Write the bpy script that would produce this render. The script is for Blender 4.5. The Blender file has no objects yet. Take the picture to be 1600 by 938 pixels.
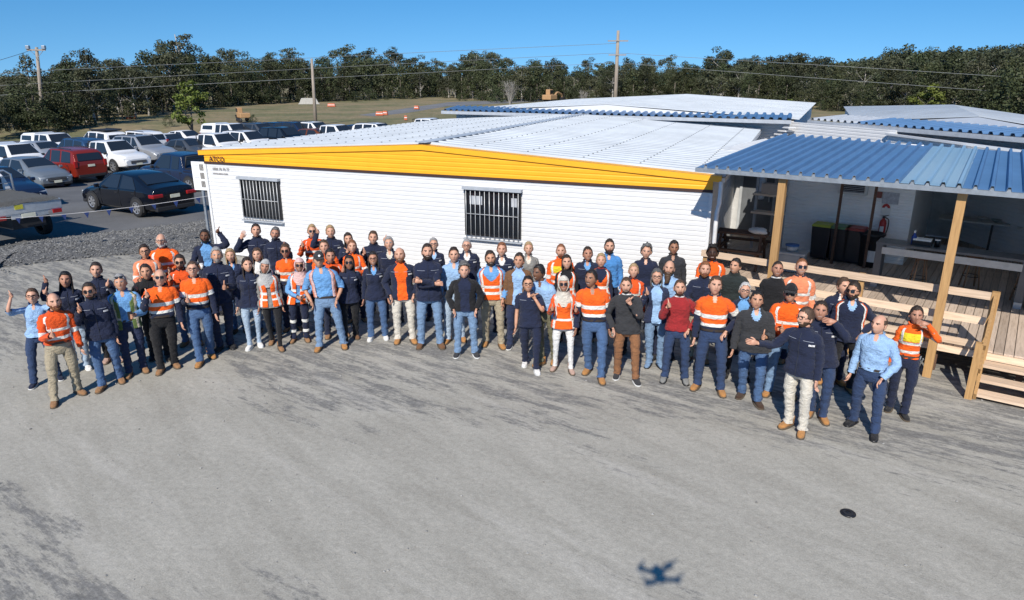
import bpy, bmesh, math, random
import numpy as np
from mathutils import Vector, Matrix

random.seed(7); RNG = np.random.default_rng(7)
SC = bpy.context.scene
COL = SC.collection
R = math.radians

# ------------------------------------------------------------------ camera
F_PX, PITCH, CAM_H = 1088.0, R(17.93), 4.78
cam = bpy.data.cameras.new('camera'); cam_o = bpy.data.objects.new('camera', cam); COL.objects.link(cam_o)
cam.sensor_width = 36.0; cam.lens = 36.0 * F_PX / 1600.0
cam.clip_start = 0.05; cam.clip_end = 4000
cam_o.location = (0, 0, CAM_H); cam_o.rotation_euler = (R(90) - PITCH, 0, 0)
SC.camera = cam_o

# ------------------------------------------------------------------ sky and sun
SUN_EL, SUN_AZ = R(38.5), R(14.0)          # light travels 14 degrees right of +Y
w = bpy.data.worlds.new('World'); SC.world = w; w.use_nodes = True
nt = w.node_tree; nt.nodes.clear()
sky = nt.nodes.new('ShaderNodeTexSky'); sky.sky_type = 'NISHITA'; sky.sun_disc = False
sky.sun_elevation = SUN_EL; sky.sun_rotation = math.pi + SUN_AZ
sky.altitude = 100; sky.air_density = 1.0; sky.dust_density = 0.1; sky.ozone_density = 2.0
bg = nt.nodes.new('ShaderNodeBackground'); bg.inputs['Strength'].default_value = 0.118
wo = nt.nodes.new('ShaderNodeOutputWorld')
wtc = nt.nodes.new('ShaderNodeTexCoord'); wad = nt.nodes.new('ShaderNodeVectorMath'); wad.operation = 'ADD'; wad.inputs[1].default_value = (0, 0, .165)
wnm = nt.nodes.new('ShaderNodeVectorMath'); wnm.operation = 'NORMALIZE'      # the clear winter air keeps its blue right down to the skyline
nt.links.new(wtc.outputs['Generated'], wad.inputs[0]); nt.links.new(wad.outputs[0], wnm.inputs[0]); nt.links.new(wnm.outputs[0], sky.inputs['Vector'])
whs = nt.nodes.new('ShaderNodeHueSaturation'); whs.inputs['Saturation'].default_value = 1.42; nt.links.new(sky.outputs[0], whs.inputs['Color']); nt.links.new(whs.outputs[0], bg.inputs[0]); nt.links.new(bg.outputs[0], wo.inputs[0])
sl = bpy.data.lights.new('sun', 'SUN'); sl.energy = 4.8; sl.angle = R(0.5); sl.color = (1.0, 0.93, 0.83)
so = bpy.data.objects.new('sun', sl); COL.objects.link(so)
ldir = Vector((math.cos(SUN_EL) * math.sin(SUN_AZ), math.cos(SUN_EL) * math.cos(SUN_AZ), -math.sin(SUN_EL)))
so.rotation_euler = ldir.to_track_quat('-Z', 'Y').to_euler(); so.location = (-5, -20, 25)
SC.view_settings.view_transform = 'Standard'; SC.view_settings.look = 'None'
SC.view_settings.exposure = 0.22; SC.view_settings.gamma = 1.0

# ------------------------------------------------------------------ photo pixel -> place
def ray(x, y):
    u = (x - 800) / F_PX; v = (469 - y) / F_PX
    return np.array([u, math.cos(PITCH) + v * math.sin(PITCH), -math.sin(PITCH) + v * math.cos(PITCH)])
def gz(x, y, z=0.0):
    d = ray(x, y); t = (z - CAM_H) / d[2]; return np.array([0, 0, CAM_H]) + d * t
def dep(x, y, Y):
    d = ray(x, y); return np.array([0, 0, CAM_H]) + d * Y / d[1]

# ------------------------------------------------------------------ materials
def nodes(name):
    m = bpy.data.materials.new(name); m.use_nodes = True
    t = m.node_tree; b = t.nodes['Principled BSDF']; return m, t, b
def N(t, kind, **kw):
    n = t.nodes.new(kind)
    for k, v in kw.items(): setattr(n, k, v)
    return n
def ramp(t, fac, stops):
    r = N(t, 'ShaderNodeValToRGB'); t.links.new(fac, r.inputs[0]); e = r.color_ramp.elements
    while len(e) < len(stops): e.new(0.5)
    for i, (p, c) in enumerate(stops): e[i].position = p; e[i].color = (*c, 1)
    return r.outputs[0]
def noise_tex(t, scale, detail=6, rough=0.6, coord='Object', stretch=None, rotz=0.0):
    tc = N(t, 'ShaderNodeTexCoord'); n = N(t, 'ShaderNodeTexNoise')
    n.inputs['Scale'].default_value = scale; n.inputs['Detail'].default_value = detail; n.inputs['Roughness'].default_value = rough
    out = tc.outputs[coord]
    if stretch or rotz:
        mp = N(t, 'ShaderNodeMapping', vector_type='TEXTURE'); mp.inputs['Scale'].default_value = tuple(1.0 / k for k in (stretch or (1, 1, 1))); mp.inputs['Rotation'].default_value = (0, 0, rotz)
        t.links.new(out, mp.inputs[0]); out = mp.outputs[0]
    t.links.new(out, n.inputs['Vector']); return n.outputs['Fac']
def bump(t, b, fac, strength=0.3, dist=0.02):
    bn = N(t, 'ShaderNodeBump'); bn.inputs['Strength'].default_value = strength; bn.inputs['Distance'].default_value = dist
    t.links.new(fac, bn.inputs['Height']); t.links.new(bn.outputs[0], b.inputs['Normal'])
def mix(t, fac, a, b, mode='MIX'):
    m = N(t, 'ShaderNodeMix', data_type='RGBA', blend_type=mode)
    for s, v in ((m.inputs[0], fac), (m.inputs[6], a), (m.inputs[7], b)):
        if hasattr(v, 'is_linked') or hasattr(v, 'links'): t.links.new(v, s)
        elif isinstance(v, tuple): s.default_value = (*v, 1) if len(v) == 3 else v
        else: s.default_value = v
    return m.outputs[2]
_MC = {}
def M(name, col=(.5, .5, .5), rough=.6, metal=0.0, var=.12, scale=6, bmp=0.0, bscale=60, spec=.5, coat=0.0, detail=5, stretch=None):
    if name in _MC: return _MC[name]
    m, t, b = nodes(name)
    f = noise_tex(t, scale, detail, stretch=stretch)
    lo = tuple(max(0, c * (1 - var)) for c in col); hi = tuple(min(1, c * (1 + var)) for c in col)
    t.links.new(ramp(t, f, [(.3, lo), (.7, hi)]), b.inputs['Base Color'])
    b.inputs['Roughness'].default_value = rough; b.inputs['Metallic'].default_value = metal
    b.inputs['Specular IOR Level'].default_value = spec; b.inputs['Coat Weight'].default_value = coat
    b.inputs['Coat Roughness'].default_value = .05
    if bmp: bump(t, b, noise_tex(t, bscale, 3), bmp, .01)
    _MC[name] = m; return m

def cloth(name, col, rough=.85, var=.14):
    k = 'cloth_' + name
    if k in _MC: return _MC[k]
    m, t, b = nodes(k)
    f = noise_tex(t, 9, 5); f2 = noise_tex(t, 130, 2)
    lo = tuple(c * (1 - var) for c in col); hi = tuple(min(1, c * (1 + var)) for c in col)
    c1 = ramp(t, f, [(.3, lo), (.7, hi)])
    t.links.new(mix(t, .12, c1, ramp(t, f2, [(.35, (0.02, 0.02, 0.02)), (.65, (1, 1, 1))]), 'OVERLAY'), b.inputs['Base Color'])
    b.inputs['Roughness'].default_value = rough; b.inputs['Sheen Weight'].default_value = .08; b.inputs['Specular IOR Level'].default_value = .25
    bump(t, b, noise_tex(t, 22, 5, .65, stretch=(1, 1, 1.5)), 1.0, .035)
    _MC[k] = m; return m

def wood(name, col, dark, scale=3.0, axis=0, rough=.7):
    k = 'wood_' + name
    if k in _MC: return _MC[k]
    m, t, b = nodes(k)
    st = [12, 12, 12]; st[axis] = .8
    f = noise_tex(t, scale, 7, .65, stretch=tuple(st))
    g = noise_tex(t, 1.1, 3)
    inf = N(t, 'ShaderNodeObjectInfo')
    c = ramp(t, f, [(.25, dark), (.5, col), (.8, tuple(min(1, x * 1.25) for x in col))])
    hs = N(t, 'ShaderNodeHueSaturation'); t.links.new(c, hs.inputs['Color'])
    mr = N(t, 'ShaderNodeMapRange'); mr.inputs[3].default_value = .78; mr.inputs[4].default_value = 1.18
    t.links.new(inf.outputs['Random'], mr.inputs[0]); t.links.new(mr.outputs[0], hs.inputs['Value'])
    t.links.new(hs.outputs[0], b.inputs['Base Color']); b.inputs['Roughness'].default_value = rough
    bump(t, b, f, .25, .01); _MC[k] = m; return m

# ------------------------------------------------------------------ mesh helpers
class MB:
    """collects geometry of ONE object"""
    def __init__(s): s.v = []; s.f = []; s.m = []; s.n = 0
    def add(s, verts, faces, mi=0):
        verts = np.asarray(verts, float).reshape(-1, 3); o = s.n
        s.v.append(verts); s.n += len(verts)
        if isinstance(faces, np.ndarray): fl = (faces + o).tolist()
        else: fl = [[i + o for i in q] for q in faces]
        s.f.extend(fl)
        if isinstance(mi, (list, np.ndarray)): s.m.extend(list(mi))
        else: s.m.extend([mi] * len(fl))
        return s
    def box(s, c, size, mi=0, mat=None, taper=1.0):
        x, y, z = [d / 2 for d in size]; k = taper
        p = np.array([[-x, -y, -z], [x, -y, -z], [x, y, -z], [-x, y, -z], [-x * k, -y * k, z], [x * k, -y * k, z], [x * k, y * k, z], [-x * k, y * k, z]])
        if mat is not None: p = p @ np.array(mat).T
        return s.add(p + np.array(c), [[0, 3, 2, 1], [4, 5, 6, 7], [0, 1, 5, 4], [1, 2, 6, 5], [2, 3, 7, 6], [3, 0, 4, 7]], mi)
    def bar(s, a, b, wd, ht, mi=0, up=(0, 0, 1)):
        a = np.array(a, float); b = np.array(b, float); d = b - a; L = np.linalg.norm(d); d /= L
        u = np.array(up, float)
        if abs(d @ u) > .98: u = np.array([0, 1.0, 0])
        r = np.cross(d, u); r /= np.linalg.norm(r); u = np.cross(r, d)
        p = [a + r * sx * wd / 2 + u * sz * ht / 2 for sz in (-1, 1) for sx in (-1, 1)] + [b + r * sx * wd / 2 + u * sz * ht / 2 for sz in (-1, 1) for sx in (-1, 1)]
        return s.add(p, [[0, 1, 3, 2], [4, 6, 7, 5], [0, 4, 5, 1], [1, 5, 7, 3], [3, 7, 6, 2], [2, 6, 4, 0]], mi)
    def tube(s, pts, rad, seg=10, mi=0, cap=True):
        v, f = tube(pts, rad, seg, cap); return s.add(v, f, mi)
    def obj(s, name, mats, parent=None, smooth=False, loc=None):
        me = bpy.data.meshes.new(name)
        me.from_pydata(np.concatenate(s.v).tolist(), [], s.f)
        for m in (mats if isinstance(mats, (list, tuple)) else [mats]): me.materials.append(m)
        if any(s.m): me.polygons.foreach_set('material_index', np.array(s.m, dtype=np.int32))
        if smooth: me.polygons.foreach_set('use_smooth', np.ones(len(me.polygons), dtype=bool))
        me.update()
        o = bpy.data.objects.new(name, me); COL.objects.link(o)
        if parent is not None: o.parent = parent
        if loc is not None: o.location = loc
        return o

def grid_faces(nr, nc, closed=True):
    i = np.arange(nr - 1)[:, None] * nc; j = np.arange(nc if closed else nc - 1)[None, :]; k = (j + 1) % nc
    return np.stack([i + j, i + k, i + nc + k, i + nc + j], -1).reshape(-1, 4)

def crom(P, n):
    """smooth resample of a polyline"""
    P = np.asarray(P, float); m = len(P)
    if m == 2: return P[0] + (P[1] - P[0]) * np.linspace(0, 1, n)[:, None]
    Q = np.vstack([2 * P[0] - P[1], P, 2 * P[-1] - P[-2]])
    t = np.linspace(0, m - 1 - 1e-9, n); i = t.astype(int); u = (t - i)[:, None]
    a, b, c, d = Q[i], Q[i + 1], Q[i + 2], Q[i + 3]
    return .5 * (2 * b + (c - a) * u + (2 * a - 5 * b + 4 * c - d) * u * u + (3 * b - a - 3 * c + d) * u ** 3)

def frames(P):
    P = np.asarray(P, float); T = np.gradient(P, axis=0); T /= np.linalg.norm(T, axis=1)[:, None] + 1e-12
    u = np.array([0, 1.0, 0]) if abs(T[0][1]) < .9 else np.array([1.0, 0, 0])
    A = []; 
    for t in T:
        u = u - t * (u @ t); u /= np.linalg.norm(u) + 1e-12; A.append(u.copy())
    A = np.array(A); B = np.cross(T, A); return T, A, B

def tube(P, rad, seg=10, cap=True):
    P = np.asarray(P, float); n = len(P)
    rad = np.asarray(rad, float)
    if rad.ndim == 0: rad = np.full(n, float(rad))
    if rad.ndim == 1: rad = np.stack([rad, rad], 1)
    T, A, B = frames(P); a = np.linspace(0, 2 * np.pi, seg, endpoint=False)
    V = P[:, None] + np.cos(a)[None, :, None] * A[:, None] * rad[:, 0][:, None, None] + np.sin(a)[None, :, None] * B[:, None] * rad[:, 1][:, None, None]
    f = grid_faces(n, seg).tolist(); V = V.reshape(-1, 3)
    if cap: f.append(list(range(seg))[::-1]); f.append([(n - 1) * seg + k for k in range(seg)])
    return V, f

def lathe(prof, seg=16):
    prof = np.asarray(prof, float); a = np.linspace(0, 2 * np.pi, seg, endpoint=False)
    V = np.stack([prof[:, 0][:, None] * np.cos(a), prof[:, 0][:, None] * np.sin(a), np.repeat(prof[:, 1][:, None], seg, 1)], -1).reshape(-1, 3)
    n = len(prof); f = grid_faces(n, seg).tolist(); f.append(list(range(seg))[::-1]); f.append([(n - 1) * seg + k for k in range(seg)])
    return V, f

def empty(name, loc=(0, 0, 0), rz=0.0):
    o = bpy.data.objects.new(name, None); COL.objects.link(o); o.location = loc; o.rotation_euler = (0, 0, rz); o.empty_display_size = .2; return o
def tag(o, label=None, cat=None, group=None, kind=None):
    if label: o['label'] = label
    if cat: o['category'] = cat
    if group: o['group'] = group
    if kind: o['kind'] = kind
    return o
def copy_tree(o, parent=None):
    c = o.copy(); COL.objects.link(c); c.parent = parent
    for ch in list(o.children): copy_tree(ch, c)
    return c
def bevel(o, wdt=.01, seg=2):
    md = o.modifiers.new('bevel', 'BEVEL'); md.width = wdt; md.segments = seg; md.limit_method = 'ANGLE'; md.angle_limit = R(40); return o
def text_mesh(name, s, size, mat, parent=None, mw=None, ext=.002, align='LEFT'):
    c = bpy.data.curves.new(name, 'FONT'); c.body = s; c.size = size; c.extrude = ext; c.align_x = align; c.offset = size * .012
    t = bpy.data.objects.new(name, c); COL.objects.link(t)
    dg = bpy.context.evaluated_depsgraph_get(); me = bpy.data.meshes.new_from_object(t.evaluated_get(dg))
    bpy.data.objects.remove(t); me.materials.clear(); me.materials.append(mat); me.name = name
    o = bpy.data.objects.new(name, me); COL.objects.link(o)
    if parent is not None: o.parent = parent
    if mw is not None: o.matrix_local = mw
    return o
# ================================================================== the setting: ground
def sheet(name, pts, z, mat, kind='structure'):
    b = MB(); b.add([(x, y, z) for x, y in pts], [list(range(len(pts)))]); o = b.obj(name, mat); tag(o, kind=kind); return o

def mat_yard():
    m, t, b = nodes('yard_dust')
    def mth(op, a, c=None):
        n = N(t, 'ShaderNodeMath', operation=op)
        for k, v in ((0, a), (1, c)):
            if v is None: continue
            if isinstance(v, (int, float)): n.inputs[k].default_value = v
            else: t.links.new(v, n.inputs[k])
        return n.outputs[0]
    tc = N(t, 'ShaderNodeTexCoord'); sep = N(t, 'ShaderNodeSeparateXYZ'); t.links.new(tc.outputs['Object'], sep.inputs[0])
    grain = noise_tex(t, 55, 3, .75); grit = noise_tex(t, 13, 6, .75); base = noise_tex(t, 1.5, 10, .70, stretch=(.4, 1.5, 1), rotz=R(-48))
    broad = noise_tex(t, .22, 4, .5, stretch=(.6, 1.6, 1), rotz=R(-34))
    scuff = noise_tex(t, 2.4, 12, .80, stretch=(.28, 1.7, 1), rotz=R(-36)); scuff2 = noise_tex(t, 5.5, 10, .8, stretch=(.35, 1.5, 1), rotz=R(-20))
    c0 = ramp(t, base, [(.28, (.295, .279, .240)), (.5, (.362, .345, .300)), (.72, (.418, .398, .348))])
    # coarse dark stone shows through in a belt in front of the crowd and in patches
    d = mth('ADD', sep.outputs[1], mth('MULTIPLY', sep.outputs[0], .36)); d = mth('ADD', d, mth('MULTIPLY', broad, 5.0))
    belt = N(t, 'ShaderNodeMapRange', interpolation_type='SMOOTHSTEP'); belt.inputs[1].default_value = 9.6; belt.inputs[2].default_value = 13.2; t.links.new(d, belt.inputs[0])
    patch = ramp(t, broad, [(.42, (0, 0, 0)), (.58, (1, 1, 1))])
    amt = mth('MAXIMUM', belt.outputs[0], patch)
    thr = mth('SUBTRACT', .64, mth('MULTIPLY', amt, .185))
    sm = N(t, 'ShaderNodeMapRange', interpolation_type='SMOOTHSTEP'); t.links.new(mth('ADD', mth('MULTIPLY', scuff, .65), mth('MULTIPLY', scuff2, .35)), sm.inputs[0]); t.links.new(thr, sm.inputs[1]); t.links.new(mth('ADD', thr, .085), sm.inputs[2])
    c1 = mix(t, mth('MULTIPLY', sm.outputs[0], .74), c0, ramp(t, grit, [(.3, (.075, .077, .08)), (.7, (.20, .198, .195))]))
    # pale dust drifts
    pale = ramp(t, noise_tex(t, .8, 9, .7, stretch=(.22, 1.7, 1), rotz=R(-40)), [(.54, (0, 0, 0)), (.70, (.55, .55, .55))])
    c2 = mix(t, pale, c1, (.50, .478, .43))
    c3 = mix(t, .26, c2, ramp(t, grit, [(.25, (.12, .12, .12)), (.75, (.88, .88, .88))]), 'OVERLAY')
    c4 = mix(t, .24, c3, ramp(t, grain, [(.25, (.08, .08, .08)), (.75, (.92, .92, .92))]), 'OVERLAY')
    t.links.new(c4, b.inputs['Base Color']); b.inputs['Roughness'].default_value = .95; b.inputs['Specular IOR Level'].default_value = .15
    bump(t, b, mth('ADD', mth('MULTIPLY', grit, .6), mth('ADD', mth('MULTIPLY', scuff, .5), mth('MULTIPLY', grain, .25))), .45, .03); return m

def mat_field():
    m, t, b = nodes('dry_grass_field')
    a = noise_tex(t, .09, 9, .7); f = noise_tex(t, 1.4, 6, .7)
    c = ramp(t, a, [(.30, (.095, .105, .04)), (.45, (.155, .145, .065)), (.58, (.25, .19, .105)), (.68, (.15, .145, .06)), (.8, (.22, .17, .09))])
    t.links.new(mix(t, .5, c, ramp(t, f, [(.3, (.2, .2, .2)), (.7, (.8, .8, .8))]), 'OVERLAY'), b.inputs['Base Color'])
    b.inputs['Roughness'].default_value = .95; bump(t, b, f, .8, .1); return m

def mat_asphalt(name, lo, hi, sc=2.0):
    m, t, b = nodes(name)
    a = noise_tex(t, .35, 7, .6); f = noise_tex(t, 40, 3, .7)
    c = ramp(t, a, [(.3, lo), (.7, hi)])
    t.links.new(mix(t, .3, c, ramp(t, f, [(.3, (.15, .15, .15)), (.7, (.85, .85, .85))]), 'OVERLAY'), b.inputs['Base Color'])
    b.inputs['Roughness'].default_value = .9; bump(t, b, f, .5, .01); return m

def zg(Y):
    """the car park lies in a shallow dip behind the gravel bank"""
    return float(np.interp(Y, [24, 27, 32, 37, 57, 63, 72], [0, -.10, -.45, -.8, -.8, -.5, 0]))
_rows = [-300, 12, 24, 27, 32, 37, 47, 57, 63, 72, 90, 2500]
def strips(name, lf, rt, rows, dz, mat):
    V = []
    for Y in rows: V += [(lf(Y), Y, zg(Y) + dz), (rt(Y), Y, zg(Y) + dz)]
    b = MB(); b.add(V, [[2 * i, 2 * i + 1, 2 * i + 3, 2 * i + 2] for i in range(len(rows) - 1)]); o = b.obj(name, mat); tag(o, kind='structure'); return o
strips('ground', lambda Y: -1500, lambda Y: 1500, _rows, -.03, mat_field())
strips('car_park', lambda Y: -80, lambda Y: float(np.interp(Y, [12, 22, 32, 55, 70], [-20, -8.3, -3, 0, -4])), [12, 24, 27, 32, 37, 47, 57, 61], -.014, mat_asphalt('car_park_seal', (.085, .087, .09), (.15, .15, .15)))
sheet('yard', [(-75, -60), (75, -60), (75, 40), (-4, 30), (-9.3, 21.3), (-12.8, 19.0), (-16, 17.2), (-75, 9)], 0.0, mat_yard())
rd = [gz(x, y, -.02) for x, y in ((585, 182), (640, 176), (700, 166), (860, 158), (860, 154), (700, 160), (630, 170), (560, 180))]
sheet('road', [(p[0], p[1]) for p in rd], -.022, mat_asphalt('road_seal', (.13, .13, .135), (.2, .2, .2)))

# gravel bank between the yard and the car park
M_gravel = M('gravel_stone', (.10, .10, .10), .95, var=.45, scale=30, bmp=.6, bscale=90)
def gravel():
    lo = crom([(-40, 8.0), (-16, 15.9), (-13.2, 17.6), (-10.6, 18.9), (-8.4, 19.25)], 90)
    up = crom([(-40, 15.5), (-16.5, 19.3), (-14.2, 20.6), (-11.6, 22.6), (-8.6, 25.4)], 90)
    nr = 26; b = MB(); V = []
    for i in range(90):
        for j in range(nr):
            t = j / (nr - 1); p = lo[i] * (1 - t) + up[i] * t
            h = .16 * math.sin(math.pi * t) ** .8 + (.035 * random.random() if 0 < j < nr - 1 else -.03)
            V.append((p[0] + random.uniform(-.04, .04), p[1] + random.uniform(-.04, .04), h))
    b.add(V, grid_faces(90, nr, False))
    o = b.obj('gravel_bank', M_gravel); tag(o, kind='structure')
    s = MB(); octa = np.array([(1, 0, 0), (0, 1, 0), (-1, 0, 0), (0, -1, 0), (0, 0, .7), (0, 0, -.7)]); of = np.array([(0, 1, 4), (1, 2, 4), (2, 3, 4), (3, 0, 4), (1, 0, 5), (2, 1, 5), (3, 2, 5), (0, 3, 5)])
    for k in range(9000):
        i = random.random() ** .6 * 88; t = random.random() ** .9; i0 = int(i); fr = i - i0
        l = lo[i0] * (1 - fr) + lo[i0 + 1] * fr; u = up[i0] * (1 - fr) + up[i0 + 1] * fr; p = l * (1 - t) + u * t
        if k % 7 == 0: p = p + np.array([random.gauss(0, .5), random.gauss(0, .5)]) * (1.2 if t < .3 else .4)
        r = random.uniform(.018, .05); a = random.random() * 6.3; c_, s_ = math.cos(a), math.sin(a)
        q = octa * np.array([r, r * random.uniform(.6, 1), r * random.uniform(.6, 1)]); q = q @ np.array([[c_, -s_, 0], [s_, c_, 0], [0, 0, 1]])
        s.add(q + [p[0], p[1], (.16 * math.sin(math.pi * t) ** .8) * 1.0 + .02], of)
    o = s.obj('gravel', M('gravel_loose', (.145, .145, .142), .95, var=.6, scale=14, detail=1)); tag(o, 'loose grey gravel stones along the bank beside the car park', 'gravel', kind='stuff')
gravel()
# loose stones and clods lying about the yard
def yard_stones():
    s = MB(); octa = np.array([(1, 0, 0), (0, 1, 0), (-1, 0, 0), (0, -1, 0), (0, 0, .6), (0, 0, -.4)]); of = np.array([(0, 1, 4), (1, 2, 4), (2, 3, 4), (3, 0, 4), (1, 0, 5), (2, 1, 5), (3, 2, 5), (0, 3, 5)])
    for k in range(2600):
        x, y = random.uniform(-13, 12), random.uniform(4, 20); r = random.choice((.006, .009, .012, .02)) * random.uniform(.7, 1.2)
        a = random.random() * 6.3; c_, s_ = math.cos(a), math.sin(a)
        s.add((octa * r) @ np.array([[c_, -s_, 0], [s_, c_, 0], [0, 0, 1]]) + [x, y, r * .3], of)
    tag(s.obj('yard_stones', M('yard_stone', (.26, .255, .24), .95, var=.5, scale=3)), 'tiny loose stones scattered over the dusty yard', 'stones', kind='stuff')
yard_stones()

# ================================================================== site office with the yellow gable
TH = R(-21.75); A0 = np.array([-8.292, 19.032]); LW, DW = 13.30, 13.95
OFF = empty('site_office', (A0[0], A0[1], 0), TH)      # local: x along the front wall, y to the back
tag(OFF, 'long white portable site office with yellow gable band and barred windows', 'building')
M_white = M('white_cladding', (.66, .665, .67), .45, var=.03, scale=2)
M_yel = M('yellow_cladding', (.84, .40, .016), .45, var=.05, scale=2)
M_brown = M('brown_trim', (.05, .022, .016), .6)
M_roofw = M('pale_roof_sheet', (.46, .495, .525), .45, .05, var=.12, scale=.7, detail=8)
M_black = M('black_frame', (.012, .012, .014), .4)
M_galv = M('galvanised_steel', (.42, .45, .48), .38, .7, var=.15, scale=12)
M_grey = M('grey_paint', (.36, .39, .43), .5)
def glassm():
    m, t, b = nodes('dark_glass'); b.inputs['Base Color'].default_value = (.012, .015, .02, 1); b.inputs['Roughness'].default_value = .06; b.inputs['Specular IOR Level'].default_value = .8
    _MC['dark_glass'] = m; return m
M_glass = glassm()

def ribbed(b, x0f, x1f, z0, z1, y, pitch=.105, deep=.007, mi=0, sgn=-1):
    """horizontal ribbed cladding in the local x/z plane; x0f,x1f give the span at height z"""
    z = z0; zs = []
    while z < z1 - 1e-4:
        zs += [(z, 0), (z + pitch * .62, 0), (z + pitch * .74, 1), (z + pitch * .9, 1)]; z += pitch
    zs = [q for q in zs if q[0] < z1] + [(z1, 0)]
    V = []
    for zz, g in zs:
        yy = y - sgn * deep * g
        V += [(x0f(zz), yy, zz), (x1f(zz), yy, zz)]
    V = np.array(V); f = [[2 * i, 2 * i + 1, 2 * i + 3, 2 * i + 2] for i in range(len(zs) - 1)]
    if sgn > 0: f = [q[::-1] for q in f]
    b.add(V, f, mi)

ZB, ZE, ZA = 2.50, 2.86, 3.235
def ztop(x): return ZE + (ZA - ZE) * (1 - abs(x - LW / 2) / (LW / 2))
def xl(z): return 0 if z <= ZE - .1 else (z - ZE + .1) / (ZA - ZE) * LW / 2
b = MB(); ribbed(b, lambda z: 0, lambda z: LW, .02, ZB, 0); b.obj('front_wall', M_white, OFF)
b = MB(); ribbed(b, xl, lambda z: LW - xl(z), ZB + .06, ZA - .1, -.004, mi=0); b.obj('gable_cladding', M_yel, OFF)
b = MB(); b.box((LW / 2, -.012, ZB + .03), (LW + .02, .03, .058)); b.obj('trim_strip', M_brown, OFF)
b = MB()
for sgn in (0, 1):
    xs = [(-.16, ZE - .012), (LW / 2, ZA)] if sgn == 0 else [(LW / 2, ZA), (LW + .16, ZE - .012)]
    (xa, za), (xb, zb) = xs
    b.add([(xa, -.04, za - .125), (xb, -.04, zb - .125), (xb, -.04, zb), (xa, -.04, za), (xa, -.005, za - .125), (xb, -.005, zb - .125), (xb, .2, zb), (xa, .2, za)],
          [[0, 1, 2, 3], [3, 2, 6, 7], [1, 0, 4, 5], [0, 3, 7, 4], [2, 1, 5, 6]])
b.obj('gable_cap', M_yel, OFF)
# side walls, back wall
b = MB(); b.box((.03, DW / 2, 1.4), (.06, DW - .1, 2.78)); b.obj('side_wall', M_white, OFF)
m4 = Matrix.Rotation(R(90), 4, 'Z')
b = MB(); ribbed(b, lambda z: .05, lambda z: DW, .02, ZE - .1, 0); o = b.obj('side_wall', M_white, OFF); o.matrix_local = Matrix.Translation((LW, 0, 0)) @ m4
b = MB(); b.box((LW / 2, DW - .03, 1.4), (LW - .1, .06, 2.75)); b.obj('back_wall', M_white, OFF)
# corner posts, plinth
for x in (.02, LW - .02):
    b = MB(); b.box((x, -.012, (ZB) / 2), (.07, .05, ZB - .02)); b.obj('corner_trim', M_white, OFF)
# corrugated roof: ribs run down the slope
def roof_sheet(name, parent, x0, z0, x1, z1, y0, y1, pitch=.38, h=.05, mat=None, y0b=None, y1b=None):
    """trapezoid ribs running from (x0,z0) to (x1,z1), repeated along y"""
    ys = []; y = y0
    while y < y1: ys += [(y, 0), (y + pitch * .55, 0), (y + pitch * .66, h), (y + pitch * .88, h)]; y += pitch
    ys = [q for q in ys if q[0] < y1] + [(y1, 0)]
    V = []
    for yy, hh in ys: V += [(x0, yy, z0 + hh), (x1, yy, z1 + hh)]
    f = [[2 * i, 2 * i + 1, 2 * i + 3, 2 * i + 2] for i in range(len(ys) - 1)]
    V2 = [(x, y, z - .012 if True else z) for x, y, z in V]
    b = MB(); b.add(V, [q for q in f] if x1 > x0 else [q[::-1] for q in f])
    return b.obj(name, mat or M_roofw, parent)
roof_sheet('roof_sheet', OFF, -.22, ZE - .02, LW / 2, ZA, -.05, DW + .1)
roof_sheet('roof_sheet', OFF, LW + .22, ZE - .02, LW / 2, ZA, -.05, DW + .1)
b = MB()
for sgn in (-1, 1): b.bar((LW / 2 + sgn * .08, -.05, ZA + .046), (LW / 2 + sgn * .08, DW, ZA + .046), .16, .006)
b.obj('ridge_cap', M_roofw, OFF)
sc_ = MB(); rows = [.35, 1.55, 2.8, 4.1, 5.4, 6.35, 6.95, 7.9, 9.2, 10.5, 11.75, 12.95]
for x in rows:
    y = .28
    while y < DW: sc_.box((x, y, ztop(x) + .056), (.03, .03, .016)); y += .38
o = sc_.obj('roof_screws', M('screw_grey', (.16, .17, .18), .5), OFF); tag(o, kind='stuff')
# gutters and downpipe on the right-hand side
b = MB(); b.box((LW + .17, DW / 2, ZE - .10), (.11, DW, .10)); b.obj('gutter', M_white, OFF)
b = MB(); b.tube([(LW + .16, -.02, ZE - .12), (LW + .16, -.02, 2.3), (LW + .12, .03, 2.1), (LW + .12, .03, .02)], .045, 10); b.obj('downpipe', M('white_pipe', (.78, .79, .8), .35), OFF, True)
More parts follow.
